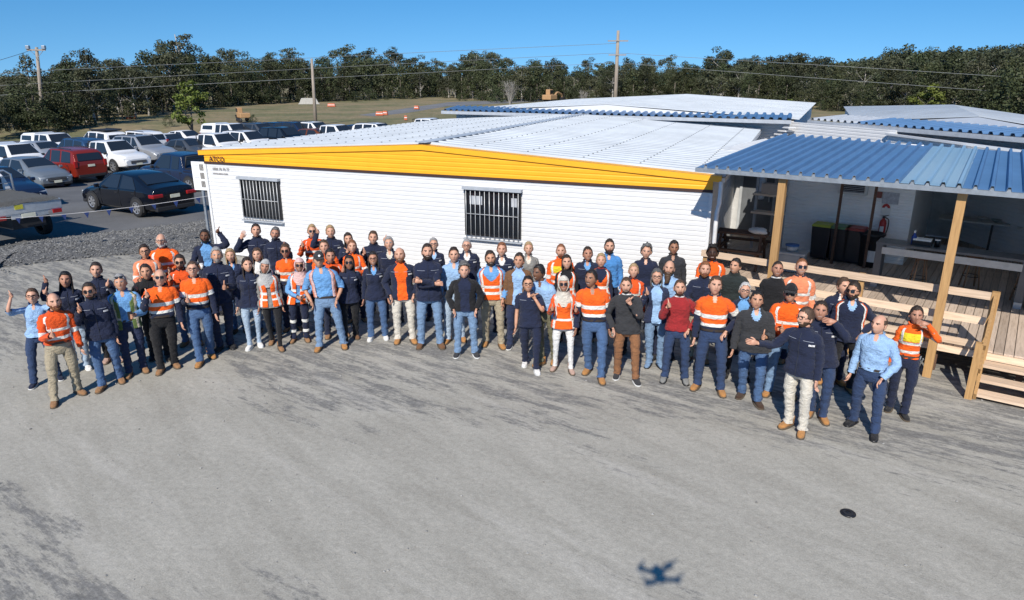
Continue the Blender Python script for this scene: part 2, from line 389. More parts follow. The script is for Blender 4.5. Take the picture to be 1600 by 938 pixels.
# barred windows
def window(x0, x1, z0, z1):
    wn = MB(); t = .045
    for (cx, cz, sx, sz) in (((x0 + x1) / 2, z1 - t / 2, x1 - x0, t), ((x0 + x1) / 2, z0 + t / 2, x1 - x0, t), (x0 + t / 2, (z0 + z1) / 2, t, z1 - z0 - 2 * t), (x1 - t / 2, (z0 + z1) / 2, t, z1 - z0 - 2 * t), ((x0 + x1) / 2 - .06, (z0 + z1) / 2, .05, z1 - z0 - 2 * t)):
        wn.box((cx, -.03, cz), (sx, .05, sz))
    W = wn.obj('window', M_black, OFF)
    p = MB(); p.box(((x0 + x1) / 2, -.016, (z0 + z1) / 2), (x1 - x0 - .02, .02, z1 - z0 - .02)); p.obj('pane', M_glass, W)
    h = MB(); h.box(((x0 + x1) / 2, -.07, z1 + .03), (x1 - x0 + .06, .12, .065)); h.obj('hood', M_grey, W)
    s = MB(); s.box(((x0 + x1) / 2, -.06, z0 - .085), (x1 - x0 + .06, .09, .028)); s.obj('sill', M_grey, W)
    n = 12; M_bar = M('steel_bar', (.55, .56, .56), .4, .3)
    bars = MB(); bars.tube([(0, 0, z0 - .07), (0, 0, z1)], .009, 8); first = None
    for i in range(n):
        x = x0 + .05 + (x1 - x0 - .1) * i / (n - 1)
        if first is None: o = bars.obj('bar', M_bar, W, True); first = o
        else: o = bpy.data.objects.new('bar', first.data); COL.objects.link(o); o.parent = W
        o.location = (x, -.085, 0)
    q = MB(); q.tube([(x0 + .05, -.098, (z0 + z1) / 2 - .02), (x1 - .05, -.098, (z0 + z1) / 2 - .02)], .008, 8); q.obj('cross_bar', M_bar, W, True)
    return W
W1 = window(1.15, 2.44, 1.14, 2.16)
W2 = window(7.76, 9.16, 1.19, 2.27)
# pale notices stuck to the inside of the second window
for (xa, xb) in ((7.88, 8.20), (8.92, 9.06)):
    b = MB(); b.box(((xa + xb) / 2, -.029, 2.02), (xb - xa, .004, .2)); b.obj('notice_paper', M('paper_grey', (.38, .40, .43), .8), W2)
M_ink = M('lettering_ink', (.05, .012, .02), .6)
RX = Matrix.Rotation(R(90), 4, 'X')
text_mesh('lettering', 'ATCO', .185, M_ink, OFF, Matrix.Translation((.20, -.042, ZB + .078)) @ RX)
text_mesh('lettering', '1800 70 70 77', .10, M('lettering_grey', (.30, .28, .27), .7), OFF, Matrix.Translation((.24, -.016, ZB - .16)) @ RX)
text_mesh('lettering', 'www.atco.com', .085, _MC['lettering_grey'], OFF, Matrix.Translation((.24, -.016, ZB - .27)) @ RX)

# notice board fixed on a post by the left corner
nb = empty('notice_board', (-8.62, 19.35, 0), TH + R(6)); tag(nb, 'small white notice board with grey panels at the office corner', 'sign')
b = MB(); b.box((0, 0, 2.12), (.44, .03, .78)); b.obj('board', M('board_white', (.8, .8, .8), .5), nb)
for k in range(3):
    b = MB(); b.box((.10, -.019, 2.36 - k * .23), (.13, .008, .17)); b.obj('printed_panel', M('print_grey', (.22, .21, .20), .6, var=.5, scale=30), nb)
    b = MB()
    for q in range(3): b.box((-.09, -.019, 2.41 - k * .23 - q * .05), (.17, .006, .018))
    b.obj('printed_lines', M('print_pale', (.55, .57, .6), .6), nb)
b = MB(); b.box((0, .045, 1.25), (.06, .05, 2.5)); b.obj('post', M_galv, nb)
# ================================================================== verandah frame: x along its front edge, y to the back
OB = np.array([3.46, 13.0]); THB = R(-36.3)
dB = np.array([math.cos(THB), math.sin(THB)]); nB = np.array([-dB[1], dB[0]])
def toB(P): r = np.asarray(P)[:2] - OB; return float(r @ dB), float(r @ nB)
def onB(px, py, y):
    """pixel -> (x,z) on the verandah-frame plane at depth y"""
    d = ray(px, py); nn = np.array([nB[0], nB[1], 0]); P0 = np.array([*(OB + nB * y), 0]); c = np.array([0, 0, CAM_H])
    P = c + d * (((P0 - c) @ nn) / (d @ nn)); return toB(P)[0], P[2]
def frameB(name, label, cat, x=0, y=0, z=0, rz=0, group=None):
    p = OB + dB * x + nB * y; o = empty(name, (p[0], p[1], z), THB + rz); tag(o, label, cat, group); return o
DZ = .55
M_pine = wood('pine', (.66, .50, .36), (.48, .34, .23), 3, 0)
M_post = wood('treated_post', (.40, .235, .095), (.28, .15, .055), 3, 2)
M_deckw = wood('deck_board', (.50, .40, .32), (.33, .25, .19), 3, 1)
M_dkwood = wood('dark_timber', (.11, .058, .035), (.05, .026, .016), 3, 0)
M_blue = M('blue_roof_sheet', (.10, .20, .36), .42, .1, var=.10, scale=1.2, detail=7)
def clear_sheet():
    m, t, b = nodes('clear_blue_sheet'); b.inputs['Base Color'].default_value = (.34, .55, .72, 1); b.inputs['Roughness'].default_value = .35
    tr = N(t, 'ShaderNodeBsdfTranslucent'); tr.inputs[0].default_value = (.62, .80, .92, 1); mx = N(t, 'ShaderNodeMixShader'); mx.inputs[0].default_value = .36
    t.links.new(b.outputs[0], mx.inputs[1]); t.links.new(tr.outputs[0], mx.inputs[2]); t.links.new(mx.outputs[0], t.nodes['Material Output'].inputs[0]); return m
M_bluel = clear_sheet()      # corrugated plastic that lets daylight through

DECK = frameB('timber_deck', 'raised timber deck with pale rails in front of the kitchen opening', 'deck')
bw = .138; first = None
xb = -2.6
k = 0
while xb < 8.2:
    y0 = .42 if xb > -.12 else 1.32 + (-.17 - xb) / .25
    y1 = 9.4
    if y0 < y1 - .5:
        b = MB(); b.box((0, (y0 + y1) / 2, DZ - .016), (bw - .010, y1 - y0, .032)); o = b.obj('deck_board', M_deckw, DECK); o.location = (xb + bw / 2, 0, random.uniform(-.002, .002))
    xb += bw; k += 1
def rail(z, x0, x1, ht=.12, y=.36, nm='rail'):
    b = MB(); b.box(((x0 + x1) / 2, y, z - ht / 2), (x1 - x0, .042, ht)); o = b.obj(nm, M_pine, DECK); return o
rail(1.52, .05, 4.80); rail(1.10, .05, 4.80); rail(.515, .0, 4.9, .11, .395, 'edge_board'); rail(.515, 4.9, 8.2, .11, .395, 'edge_board')
rail(.69, 1.6, 4.78, .11, .36, 'kick_rail')
for x in (.12, 2.93):
    b = MB(); b.box((x, .425, .76), (.09, .085, 1.50)); b.obj('rail_post', M_post, DECK)
b = MB(); b.box((4.86, .40, .77), (.11, .11, 1.52)); b.obj('newel_post', M_post, DECK)
for x in np.arange(.6, 8.2, 1.2):
    for y in (.55, 2.4):
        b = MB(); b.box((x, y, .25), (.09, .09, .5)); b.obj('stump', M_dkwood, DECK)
# stairs
ST = frameB('deck_stairs', 'pine steps with a sloping handrail leading up to the deck', 'stairs', 4.86, 0, 0)
for i in range(3):
    zt = DZ - .15 * (i + 1) ; y = .24 - .27 * i
    b = MB(); b.box((1.0, y, zt - .022), (1.94, .25, .044)); b.obj('tread', M_pine, ST)
for x in (.02, 2.0):
    b = MB(); b.bar((x, .40, .42), (x, -.42, .02), .045, .2, up=(0, 0, 1)); b.obj('stringer', M_post, ST)
b = MB(); b.box((-.06, -.42, .46), (.1, .1, .92)); b.obj('newel_post', M_post, ST)
for dz in (0, -.38):
    b = MB(); b.bar((-.0, .36, 1.44 + dz), (-.0, -.44, .86 + dz), .045, .12); b.obj('handrail', M_post, ST)

# awning
AW = frameB('awning', 'blue corrugated awning roof on timber posts over the deck', 'awning')
def zback(x): return 3.38 - .022 * (x + 1.2)
YB = 5.62
def awn_sheet(x0, x1, mat):
    pitch = .209; xs = []; x = x0
    while x < x1 - 1e-3: xs += [(x, 0), (x + pitch * .60, 0), (x + pitch * .68, .062), (x + pitch * .88, .062), (x + pitch * .96, 0)]; x += pitch
    xs.append((x1, 0)); V = []; sh = lambda x: -.20
    for xx, h in xs: V += [(xx, -.06, 3.16 + h), (xx + sh(xx), YB, zback(xx) + h)]
    b = MB(); b.add(V, [[2 * i, 2 * i + 2, 2 * i + 3, 2 * i + 1] for i in range(len(xs) - 1)])
    o = b.obj('roof_sheet', mat, AW)
    if mat is M_bluel: return o
    md = o.modifiers.new('thick', 'SOLIDIFY'); md.thickness = .006; md.offset = -1; md.material_offset = 1; o.data.materials.append(M('sheet_underside', (.72, .73, .74), .6)); return o  # pale underside added to bounce daylight from the deck onto the kitchen wall
wsh = .209 * 4
for i in range(10): awn_sheet(-.02 + i * wsh, -.02 + (i + 1) * wsh - .002, M_bluel if i == 4 else M_blue)
b = MB(); b.box((4.1, -.045, 3.112), (8.3, .035, .075)); b.obj('fascia', M_galv, AW)
# scalloped closure strip under the ribs
b = MB(); x = -.02
while x < 8.2:
    b.add([(x + .209 * .62, -.052, 3.145), (x + .209 * .94, -.052, 3.145), (x + .209 * .85, -.052, 3.19), (x + .209 * .71, -.052, 3.19)], [[0, 1, 2, 3]]); x += .209
tag(b.obj('rib_closure', M_galv, AW), kind='stuff')
for y, h in ((.14, 3.11), (2.9, 3.10), (5.2, 3.08)):
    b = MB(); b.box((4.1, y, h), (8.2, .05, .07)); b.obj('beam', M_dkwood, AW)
for x, y in ((1.50, .10), (4.17, .15), (7.0, .15)):
    b = MB(); b.box((x, y, 1.545), (.125, .12, 3.09)); b.obj('post', M_post, AW)
b = MB(); b.tube([(4.04, .14, .33), (3.98, -.05, .02)], .012, 6); b.tube([(4.0, .14, .02), (4.09, -.05, .36)], .012, 6); b.obj('strap_brace', M_galv, AW)
for (px, py0, py1, y) in ((1305, 285, 410, 4.7), (1357, 285, 418, 4.7)):
    x, z = onB((px * 2 - 12) / 2, 410, y)
    b = MB(); b.box((x, y, 1.82), (.055, .055, 2.54)); b.obj('slim_post', M_dkwood, AW)

# kitchen block behind the deck
M_offw = M('shaded_cladding', (.88, .88, .86), .5, var=.05, scale=2)
KB = frameB('kitchen_block', 'pale ribbed kitchen block under the blue awning with fire extinguisher wall', 'building')
YW = 5.55; XA, XB = .05, 2.95
b = MB(); ribbed(b, lambda z: XA, lambda z: XB, DZ, 3.3, YW, .075, .01); b.obj('front_wall', M_offw, KB)
b = MB(); b.box((XA + .03, YW + 2.05, 1.68), (.06, 4.0, 2.25)); b.obj('side_wall', M_offw, KB)
b = MB(); b.box((XB - .03, YW + 2.05, 1.68), (.06, 4.0, 2.25)); b.obj('side_wall', M_offw, KB)
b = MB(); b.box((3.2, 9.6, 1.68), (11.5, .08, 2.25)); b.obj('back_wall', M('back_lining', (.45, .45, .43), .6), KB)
b = MB(); b.box((3.4, 7.62, 2.86), (10.4, 3.9, .10)); b.obj('ceiling', M('ceiling_lining', (.72, .72, .7), .7), KB)
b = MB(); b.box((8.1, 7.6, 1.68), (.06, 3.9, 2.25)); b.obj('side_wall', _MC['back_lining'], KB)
b = MB(); b.box((6.7, 5.8, 1.72), (.06, 7.5, 2.3)); b.obj('screen_wall', M('screen_grey', (.36, .36, .35), .6), KB)
# passage end wall with door and louvred unit, left of the block
PW = 6.9
b = MB(); b.box((-1.2, PW, 1.72), (2.4, .06, 2.3)); b.obj('passage_wall', M('passage_lining', (.5, .5, .49), .6), KB)
dr = MB(); dr.box((-.95, PW - .05, 1.58), (.86, .045, 2.05)); d_ = dr.obj('door', M('door_grey', (.13, .14, .15), .5), KB)
b = MB(); b.box((-.62, PW - .09, 1.55), (.03, .05, .14)); b.obj('handle', M_galv, d_)
for dx in (-.46, .46):
    b = MB(); b.box((-.95 + dx, PW - .06, 1.6), (.07, .07, 2.12)); b.obj('door_jamb', M('jamb', (.42, .44, .45), .5), KB)
lv = MB(); lv.box((-.98, PW - .10, 2.62), (.82, .18, .40)); l_ = lv.obj('louvre_unit', M('unit_grey', (.22, .23, .24), .5), KB)
for i in range(3):
    b = MB(); b.box((-.98, PW - .20, 2.49 + i * .13), (.70, .02, .09)); b.obj('louvre', M_black, l_)

# wall fittings
def fit(name, label, cat, px, py, y=YW):
    x, z = onB(px, py, y); return frameB(name, label, cat, x, y, z)
ac = fit('air_conditioner', 'wall air conditioner with dark grille high on the kitchen wall', 'air conditioner', 1334, 302)
b = MB(); b.box((0, -.12, .14), (.62, .22, .30)); bevel(b.obj('casing', M('ac_white', (.62, .63, .62), .5), ac), .015)
b = MB(); b.box((0, -.235, .15), (.52, .012, .20)); g_ = b.obj('grille', M_black, ac)
for i in range(5):
    b = MB(); b.box((0, -.244, .07 + i * .04), (.52, .008, .008)); b.obj('grille_slat', M_galv, g_)
M_red = M('extinguisher_red', (.42, .03, .025), .35)
fe = fit('fire_extinguisher', 'red fire extinguisher hanging on the ribbed kitchen wall', 'fire extinguisher', 1377, 371)
V, f = lathe([(.0, 0), (.07, .005), (.075, .03), (.075, .36), (.06, .42), (.03, .45), (.03, .47)], 16); b = MB(); b.add(V + [0, -.1, 0], f); b.obj('cylinder', M_red, fe, True)
b = MB(); b.box((0, -.1, .50), (.05, .10, .04)); b.bar((-.02, -.1, .51), (.09, -.1, .55), .02, .015); b.obj('valve', M_black, fe)
b = MB(); b.tube(crom([(.03, -.1, .49), (.11, -.12, .44), (.115, -.12, .25), (.09, -.12, .12)], 14), .012, 8); b.obj('hose', M_black, fe, True)
b = MB(); b.box((0, -.177, .22), (.08, .004, .14)); b.obj('label_panel', M('label_white', (.75, .74, .7), .6), fe)
fs = fit('extinguisher_sign', 'red and white extinguisher sign on the wall above the extinguisher', 'sign', 1383, 335)
b = MB(); b.box((0, -.012, .12), (.20, .012, .30)); b.obj('plate', _MC['label_white'], fs)
b = MB(); a = np.linspace(0, math.pi, 14); V = [(.085 * math.cos(t), -.021, .15 + .10 * math.sin(t)) for t in a] + [(.03 * math.cos(t), -.021, .15 + .035 * math.sin(t)) for t in a]
b.add(V, [[i, i + 1, 15 + i, 14 + i] for i in range(13)]); b.obj('red_mark', M_red, fs)
po = fit('pinned_notices', 'pinned notices and small red box on the kitchen wall', 'notice', 1392, 310)
b = MB(); b.box((0, -.015, 0), (.34, .012, .26)); b.obj('paper', M('paper_blue', (.48, .50, .54), .7, var=.25, scale=18), po)
b = MB(); b.box((-.24, -.03, .06), (.10, .05, .14)); b.obj('red_box', M('dull_red', (.24, .07, .05), .5), po)

# wheelie bins
M_bin = M('bin_black', (.016, .018, .022), .45)
def bin_(x, lidc, label, y=5.08):
    B_ = frameB('rubbish_bin', label, 'bin', x, y, DZ, group='bins along the kitchen wall')
    b = MB(); b.box((0, 0, .42), (.36, .38, .76), taper=1.18); bevel(b.obj('tub', M_bin, B_), .02)
    b = MB(); b.box((0, -.01, .83), (.45, .48, .06), taper=.9); bevel(b.obj('lid', lidc, B_), .02)
    b = MB(); b.tube([(-.16, .26, .80), (.16, .26, .80)], .02, 8); b.obj('handle', M_bin, B_)
    for s in (-1, 1):
        V, f = tube([(s * .17 - .025, .2, .08), (s * .17 + .025, .2, .08)], .08, 12); b = MB(); b.add(V, f); b.obj('wheel', M_black, B_)
bin_(onB(1281, 398, 5.1)[0], M('lid_yellow', (.36, .42, .05), .5), 'black wheelie bin with yellow-green lid, leftmost of the bins')
bin_(onB(1310, 403, 5.1)[0], M('lid_green', (.10, .20, .10), .5), 'black wheelie bin with dull green lid beside the red-lidded bin')
bin_(onB(1331, 408, 5.1)[0], M('lid_red', (.30, .05, .04), .5), 'black wheelie bin with red lid by the kitchen wall')
rb = frameB('rubbish_tub', 'round open black rubbish tub with a white paper on its side', 'bin', onB(1353, 412, 5.1)[0] + .05, 5.0, DZ)
V, f = lathe([(.0, 0), (.20, .0), (.26, .72), (.285, .74), (.285, .78), (.25, .78), (.21, .2), (0, .18)], 24); b = MB(); b.add(V, f[:-2]); b.obj('tub', M_bin, rb, True)
b = MB(); b.box((.08, -.25, .28), (.2, .012, .26)); b.obj('paper', _MC['label_white'], rb)
# cool box
ck = frameB('cool_box', 'grey cool box with a blue-lidded tub on top, on the deck', 'cool box', .95, 3.5, DZ, R(4))
b = MB(); b.box((0, 0, .21), (.62, .42, .40)); bevel(b.obj('box', M('box_grey', (.32, .34, .35), .6), ck), .03)
b = MB(); b.box((0, 0, .43), (.65, .45, .05)); bevel(b.obj('lid', M('box_lid', (.40, .42, .43), .6), ck), .015)
for dx in (-.25, .25):
    b = MB(); b.box((dx, -.222, .34), (.05, .02, .09)); b.obj('latch', M_black, ck)
tb = frameB('water_tub', 'small grey tub with blue lid standing on the cool box', 'tub', .95, 3.5, DZ + .457)
V, f = lathe([(0, 0), (.12, 0), (.14, .12), (0, .12)], 20); b = MB(); b.add(V, f); b.obj('tub', _MC['box_lid'], tb, True)
V, f = lathe([(0, .121), (.15, .121), (.15, .15), (0, .16)], 20); b = MB(); b.add(V, f); b.obj('lid', M('lid_blue', (.05, .14, .35), .5), tb, True)
# bar counters
def counter(x0, x1, label):
    c = frameB('bar_counter', label, 'counter', x0, 3.25, DZ, group='bar counters across the kitchen opening'); L = x1 - x0
    b = MB(); b.box((L / 2, .22, .93), (L, .52, .045)); b.obj('top', M('counter_grey', (.115, .12, .125), .4), c)
    b = MB(); b.box((L / 2, .0, .79), (L - .24, .03, .14)); b.obj('apron', M('apron_pale', (.55, .54, .50), .6), c)
    for x in (.07, L - .07):
        b = MB(); b.box((x, .22, .455), (.13, .44, .90)); b.obj('leg_panel', _MC['counter_grey'], c)
        b = MB(); b.box((x, -.005, .06), (.13, .02, .12)); b.obj('foot_plate', M_galv, c)
    return c
counter(2.66, 5.28, 'grey bar counter with pale apron behind the right awning post')
counter(5.36, 7.4, 'grey bar counter at the right edge of the picture')
def stool(x, y, label, rz=0):
    s = frameB('bar_stool', label, 'stool', x, y, DZ, rz, group='bar stools at the counters')
    V, f = lathe([(0, .66), (.16, .66), (.17, .68), (.165, .70), (0, .705)], 18); b = MB(); b.add(V, f); b.obj('seat', M_dkwood, s, True)
    ml = wood('stool_leg', (.30, .17, .09), (.18, .09, .05), 3, 2)
    for i in range(4):
        a = R(45 + 90 * i); b = MB(); b.tube([(.10 * math.cos(a), .10 * math.sin(a), .66), (.20 * math.cos(a), .20 * math.sin(a), .0)], [.016, .019], 8); b.obj('leg', ml, s, True)
    b = MB(); n = 24; b.tube([(.155 * math.cos(t), .155 * math.sin(t), .26) for t in np.linspace(0, 2 * math.pi, n)], .008, 6, False); b.obj('foot_ring', M_black, s, True)
for (px, py, nm) in ((1430, 455, 'wooden bar stool under the left part of the counter'), (1512, 452, 'wooden bar stool in shade right of the awning post'), (1594, 476, 'wooden bar stool at the right edge of the picture')):
    x, y = toB(gz(px, py, DZ)); stool(x, y + .15, nm, R(20))
# things on the counter
def oncounter(px, py, name, label, cat):
    x, z = onB(px, py, 3.45); return frameB(name, label, cat, x, 3.45, DZ + .955)
o = oncounter(1440, 385, 'tea_urn', 'black and white appliance on the bar counter', 'appliance'); b = MB(); b.box((0, 0, .05), (.34, .24, .10)); b.obj('base', M_black, o); b = MB(); b.box((0, .0, .115), (.32, .22, .03)); b.obj('tray', _MC['label_white'], o)
o = oncounter(1464, 383, 'coffee_tin', 'small dark tin on the bar counter', 'tin'); V, f = lathe([(0, 0), (.05, 0), (.05, .17), (0, .175)], 14); b = MB(); b.add(V, f); b.obj('can', M_black, o, True); V, f = lathe([(0, .13), (.052, .13), (.052, .155), (0, .155)], 14); b = MB(); b.add(V, f); b.obj('band', _MC['label_white'], o)
o = oncounter(1427, 380, 'spray_bottle', 'blue spray bottle standing on the bar counter', 'bottle'); V, f = lathe([(0, 0), (.05, 0), (.05, .15), (.02, .2), (.02, .24), (0, .24)], 14); b = MB(); b.add(V, f); b.obj('bottle', M('bottle_blue', (.03, .07, .3), .3), o, True); b = MB(); b.box((0, -.02, .26), (.03, .09, .04)); b.obj('trigger', _MC['label_white'], o)
# dining tables deep in the opening
def table(x, y, L, label):
    t = frameB('dining_table', label, 'table', x, y, DZ)
    b = MB(); b.box((0, 0, .73), (L, .7, .035)); b.obj('top', M('table_top', (.55, .54, .5), .4), t)
    for sx in (-1, 1):
        for sy in (-1, 1):
            b = MB(); b.box((sx * (L / 2 - .35), sy * .28, .355), (.05, .05, .71)); b.obj('leg', M_black, t)
table(4.05, 8.4, 1.5, 'pale dining table at the back of the kitchen opening left of the post')
table(5.7, 8.2, 1.5, 'pale dining table at the back of the kitchen opening right of the post')
for i, (x, y, c) in enumerate(((3.7, 8.3, (.7, .7, .68)), (4.2, 8.45, (.6, .55, .5)), (4.5, 8.3, (.3, .32, .3)))):
    o = frameB('bowl', ('white bowl on the left dining table', 'beige bowl in the middle of the left dining table', 'grey bowl on the right end of the left dining table')[i], 'bowl', x, y, DZ + .75); V, f = lathe([(0, 0), (.05, 0), (.12, .07), (.11, .07), (.05, .015), (0, .015)], 16); b = MB(); b.add(V, f[:-2]); b.obj('dish', M('bowl%d' % i, c, .4), o, True)
bn = frameB('hanging_banner', 'dark blue banner hanging inside at the right of the awning', 'banner', 5.15, 4.6, 0)
n = 10; b = MB(); V = [];
for j in range(9):
    for i in range(n): V.append((i * .045, .03 * math.sin(i * 1.1), 3.05 - j * .11 - (.05 * i if j == 8 else 0)))
b.add(V, grid_faces(9, n, False)); o = b.obj('cloth', cloth('banner_navy', (.012, .03, .12)), bn, True)
# timber clutter in the passage
pt = frameB('picnic_table', 'dark brown timber picnic table in the passage beside the office', 'picnic table', -.15, 3.3, DZ, R(8))
for (y, z) in ((0, .74), (.16, .74), (.32, .74), (-.5, .44), (.82, .44)):
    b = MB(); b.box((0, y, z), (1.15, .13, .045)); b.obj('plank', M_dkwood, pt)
for x in (-.45, .45):
    b = MB(); b.bar((x, -.02, .72), (x, -.45, 0), .05, .09); b.bar((x, .34, .72), (x, .78, 0), .05, .09); b.bar((x, -.6, .40), (x, .9, .40), .045, .09); b.obj('trestle', M_dkwood, pt)
hb = frameB('white_bag', 'crumpled white bag lying on the picnic table', 'bag', .22, 3.35, DZ + .77)
V = []; 
for i in range(9):
    for j in range(16):
        p = math.pi * i / 8; a = 2 * math.pi * j / 16; r = 1 + .22 * math.sin(3 * a + i) * math.sin(p) + random.uniform(-.08, .08); V.append((.2 * r * math.sin(p) * math.cos(a), .13 * r * math.sin(p) * math.sin(a), .075 - .075 * math.cos(p) * r))
b = MB(); b.add(V, grid_faces(9, 16)); b.obj('sack', M('bag_white', (.72, .72, .7), .6), hb, True)
sh = frameB('timber_shelf', 'pale pine shelves with boxes behind the left awning post', 'shelf', .0, 4.85, DZ)
for z in (1.0, 1.45, 2.0, 2.42):
    b = MB(); b.box((-.05, 0, z), (.75, .32, .05)); b.obj('shelf_board', M_pine, sh)
for x in (-.40, .30):
    b = MB(); b.box((x, .1, 1.3), (.06, .06, 2.5)); b.obj('upright', M('shelf_metal', (.4, .4, .4), .5), sh)
b = MB(); b.box((.02, -.02, 1.60), (.5, .25, .24)); b.obj('carton', M('carton', (.42, .33, .26), .8), sh)
wc = frameB('hanging_coat', 'white hooded overall hanging in the dark passage', 'coat', -.50, 5.6, 0)
P = crom([(0, 0, 2.75), (0, 0, 2.6), (.01, 0, 2.3), (0, 0, 1.95), (0, 0, 1.75)], 14); b = MB(); b.tube(P, np.stack([np.interp(np.linspace(0, 1, 14), [0, .1, .3, .7, 1], [.012, .06, .12, .15, .14]), np.interp(np.linspace(0, 1, 14), [0, .1, .3, .7, 1], [.012, .05, .08, .1, .09])], 1), 16); b.obj('overall', cloth('overall_white', (.72, .72, .72)), wc, True)
b = MB(); b.tube([(0, 0, 3.12), (0, 0, 2.74)], .006, 6); b.obj('cord', M_black, wc)

# ================================================================== buildings behind
def hall(name, label, pts, ze, zr, wall_mat, ridge='mid'):
    """pts: front-left, front-right, back-right, back-left; ridge runs front to back"""
    h = empty(name, (pts[0][0], pts[0][1], 0)); tag(h, label, 'building'); o = np.array(pts[0])
    P = [np.array(p) - o for p in pts]; fl, fr, br, bl = P
    for a, c, nm in ((fl, fr, 'front_wall'), (fr, br, 'side_wall'), (br, bl, 'back_wall'), (bl, fl, 'side_wall')):
        b = MB(); top = ze - .05
        d = np.array(c) - a; L = np.linalg.norm(d); ribbed(b, lambda z: 0, lambda z: L, .02, top, 0, .1, .012)
        q = b.obj(nm, wall_mat, h); q.matrix_local = Matrix.Translation((a[0], a[1], 0)) @ Matrix.Rotation(math.atan2(d[1], d[0]), 4, 'Z')
    mf, mb_ = (fl + fr) / 2, (bl + br) / 2
    for (e0, e1) in ((fl, bl), (fr, br)):
        ou = (e0 - mf) / np.linalg.norm(e0 - mf) * .18; e0_, e1_ = e0 + ou, e1 + ou; n = int(np.linalg.norm(e1 - e0) / .2); V = []
        for i in range(n):
            for t, hh in ((0, 0), (.55, 0), (.66, .03), (.9, .03)):
                k = (i + t) / n; a = e0_ * (1 - k) + e1_ * k; r_ = mf * (1 - k) + mb_ * k; V += [(a[0], a[1], ze + hh), (r_[0], r_[1], zr + hh)]
        b = MB(); b.add(V, [[2 * i, 2 * i + 1, 2 * i + 3, 2 * i + 2] for i in range(len(V) // 2 - 1)]); b.obj('roof_sheet', M_roofw, h)
    b = MB(); b.add([(fl[0], fl[1], ze - .06), (fr[0], fr[1], ze - .06), (mf[0], mf[1], zr - .01)], [[0, 1, 2]]); b.obj('gable', wall_mat, h)
    b = MB(); b.add([(br[0], br[1], ze - .06), (bl[0], bl[1], ze - .06), (mb_[0], mb_[1], zr - .01)], [[0, 1, 2]]); b.obj('gable', wall_mat, h)
    return h
def eave_awning(parent, a, c, dirn, z0, z1, mats, depth=1.4):
    """blue/grey ribbed canopy along the front a->c, dirn points back"""
    a = np.array(a, float); c = np.array(c, float); d = c - a; L = np.linalg.norm(d); d /= L; x = 0; i = 0; pitch = .3; dn = np.array(dirn)
    segs = {}
    while x < L:
        mi = mats(x / L); V = []
        for t, h in ((0, 0), (.45, 0), (.58, .075), (.86, .075), (1, 0)):
            p = a + d * (x + t * pitch); q = p + dn * depth; V += [(p[0], p[1], z0 + h), (q[0], q[1], z1 + h)]
        b = segs.setdefault(mi, MB()); b.add(V, [[2 * k, 2 * k + 2, 2 * k + 3, 2 * k + 1] for k in range(4)])
        f = segs.setdefault(3, MB()); p0, p1 = a + d * x - dn * .01, a + d * (x + pitch) - dn * .01
        f.add([(p0[0], p0[1], z0 - .14), (p1[0], p1[1], z0 - .14), (p1[0], p1[1], z0 - .01), (p0[0], p0[1], z0 - .01)], [[0, 1, 2, 3]]); x += pitch
    for k, b in segs.items(): b.obj('canopy_sheet' if k < 3 else 'canopy_fascia', [M_blue, M_grey, M_bluel, M_grey][k], parent)
def L2W(s, bb): p = A0 + np.array([math.cos(TH), math.sin(TH)]) * s + np.array([-math.sin(TH), math.cos(TH)]) * bb; return p
H2 = hall('site_hall', 'white site hall with pale ribbed roof directly behind the yellow-banded office', [L2W(.2, 15.0), L2W(14.6, 13.6), L2W(15.4, 30.5), L2W(1.0, 31.5)], 3.22, 3.62, M_white)
o2 = L2W(.2, 15.0); eave_awning(H2, L2W(-.1, 14.1) - o2, L2W(14.4, 12.6) - o2, np.array([-math.sin(TH), math.cos(TH)]), 3.26, 3.36, lambda t: 0)
fl3 = gz(1300, 188, 3.25)[:2]; fr3 = gz(1600, 214, 3.25)[:2]; fr3 = fl3 + (fr3 - fl3) * 1.5; bl3 = gz(1322, 166, 3.25)[:2]; 
br3 = bl3 + (fr3 - fl3) * 1.0
fl3b = gz(1338, 190, 3.25)[:2]
H3 = hall('site_hall', 'white site hall with pale roof at the right, behind the blue awning', [fl3b + np.array([.5, 1.0]), fr3 + np.array([.5, 1.0]), br3 + np.array([-2., -6.0]), bl3], 3.20, 3.62, M_white)
o3 = fl3b + np.array([.5, 1.0]); d3 = fr3 - fl3; d3 /= np.linalg.norm(d3); n3 = np.array([-d3[1], d3[0]])
eave_awning(H3, gz(1262, 190, 3.2)[:2] - o3, fr3 - o3, n3, 3.26, 3.36, lambda t: 1 if t < .17 else 0)
# white walls below the rear canopies, seen over the awning
def far_wall(name, label, p0, p1, z, thick=.12):
    a, c = gz(*p0, z)[:2], gz(*p1, z)[:2]; d = c - a; L = np.linalg.norm(d)
    o = empty(name, (a[0], a[1], 0), math.atan2(d[1], d[0])); tag(o, label, 'building')
    b = MB(); ribbed(b, lambda z: 0, lambda z: L, .02, z, 0, .1, .008); b.obj('front_wall', M_white, o)
    b = MB(); b.box((L / 2, thick / 2 + .02, z / 2), (L, thick, z - .01)); b.obj('wall_core', M_white, o)
    return o, L
LB, L = far_wall('link_block', 'white link block with stepped vent hoods between the two halls', (1228, 190), (1400, 204), 3.16)
for i in range(4):
    b = MB(); b.box((.0 + .16 * i, -.3 + .0 * i, 2.60 + .13 * i), (.36, .34, .05)); b.obj('vent_hood', M_white, LB)
PB, L = far_wall('parapet_block', 'white parapet wall over the right half of the blue awning, dark gap above', (1386, 209), (1700, 249), 3.05)
b = MB(); b.box((L / 2, -.02, 3.04), (L, .1, .06)); b.obj('coping', M_white, PB)
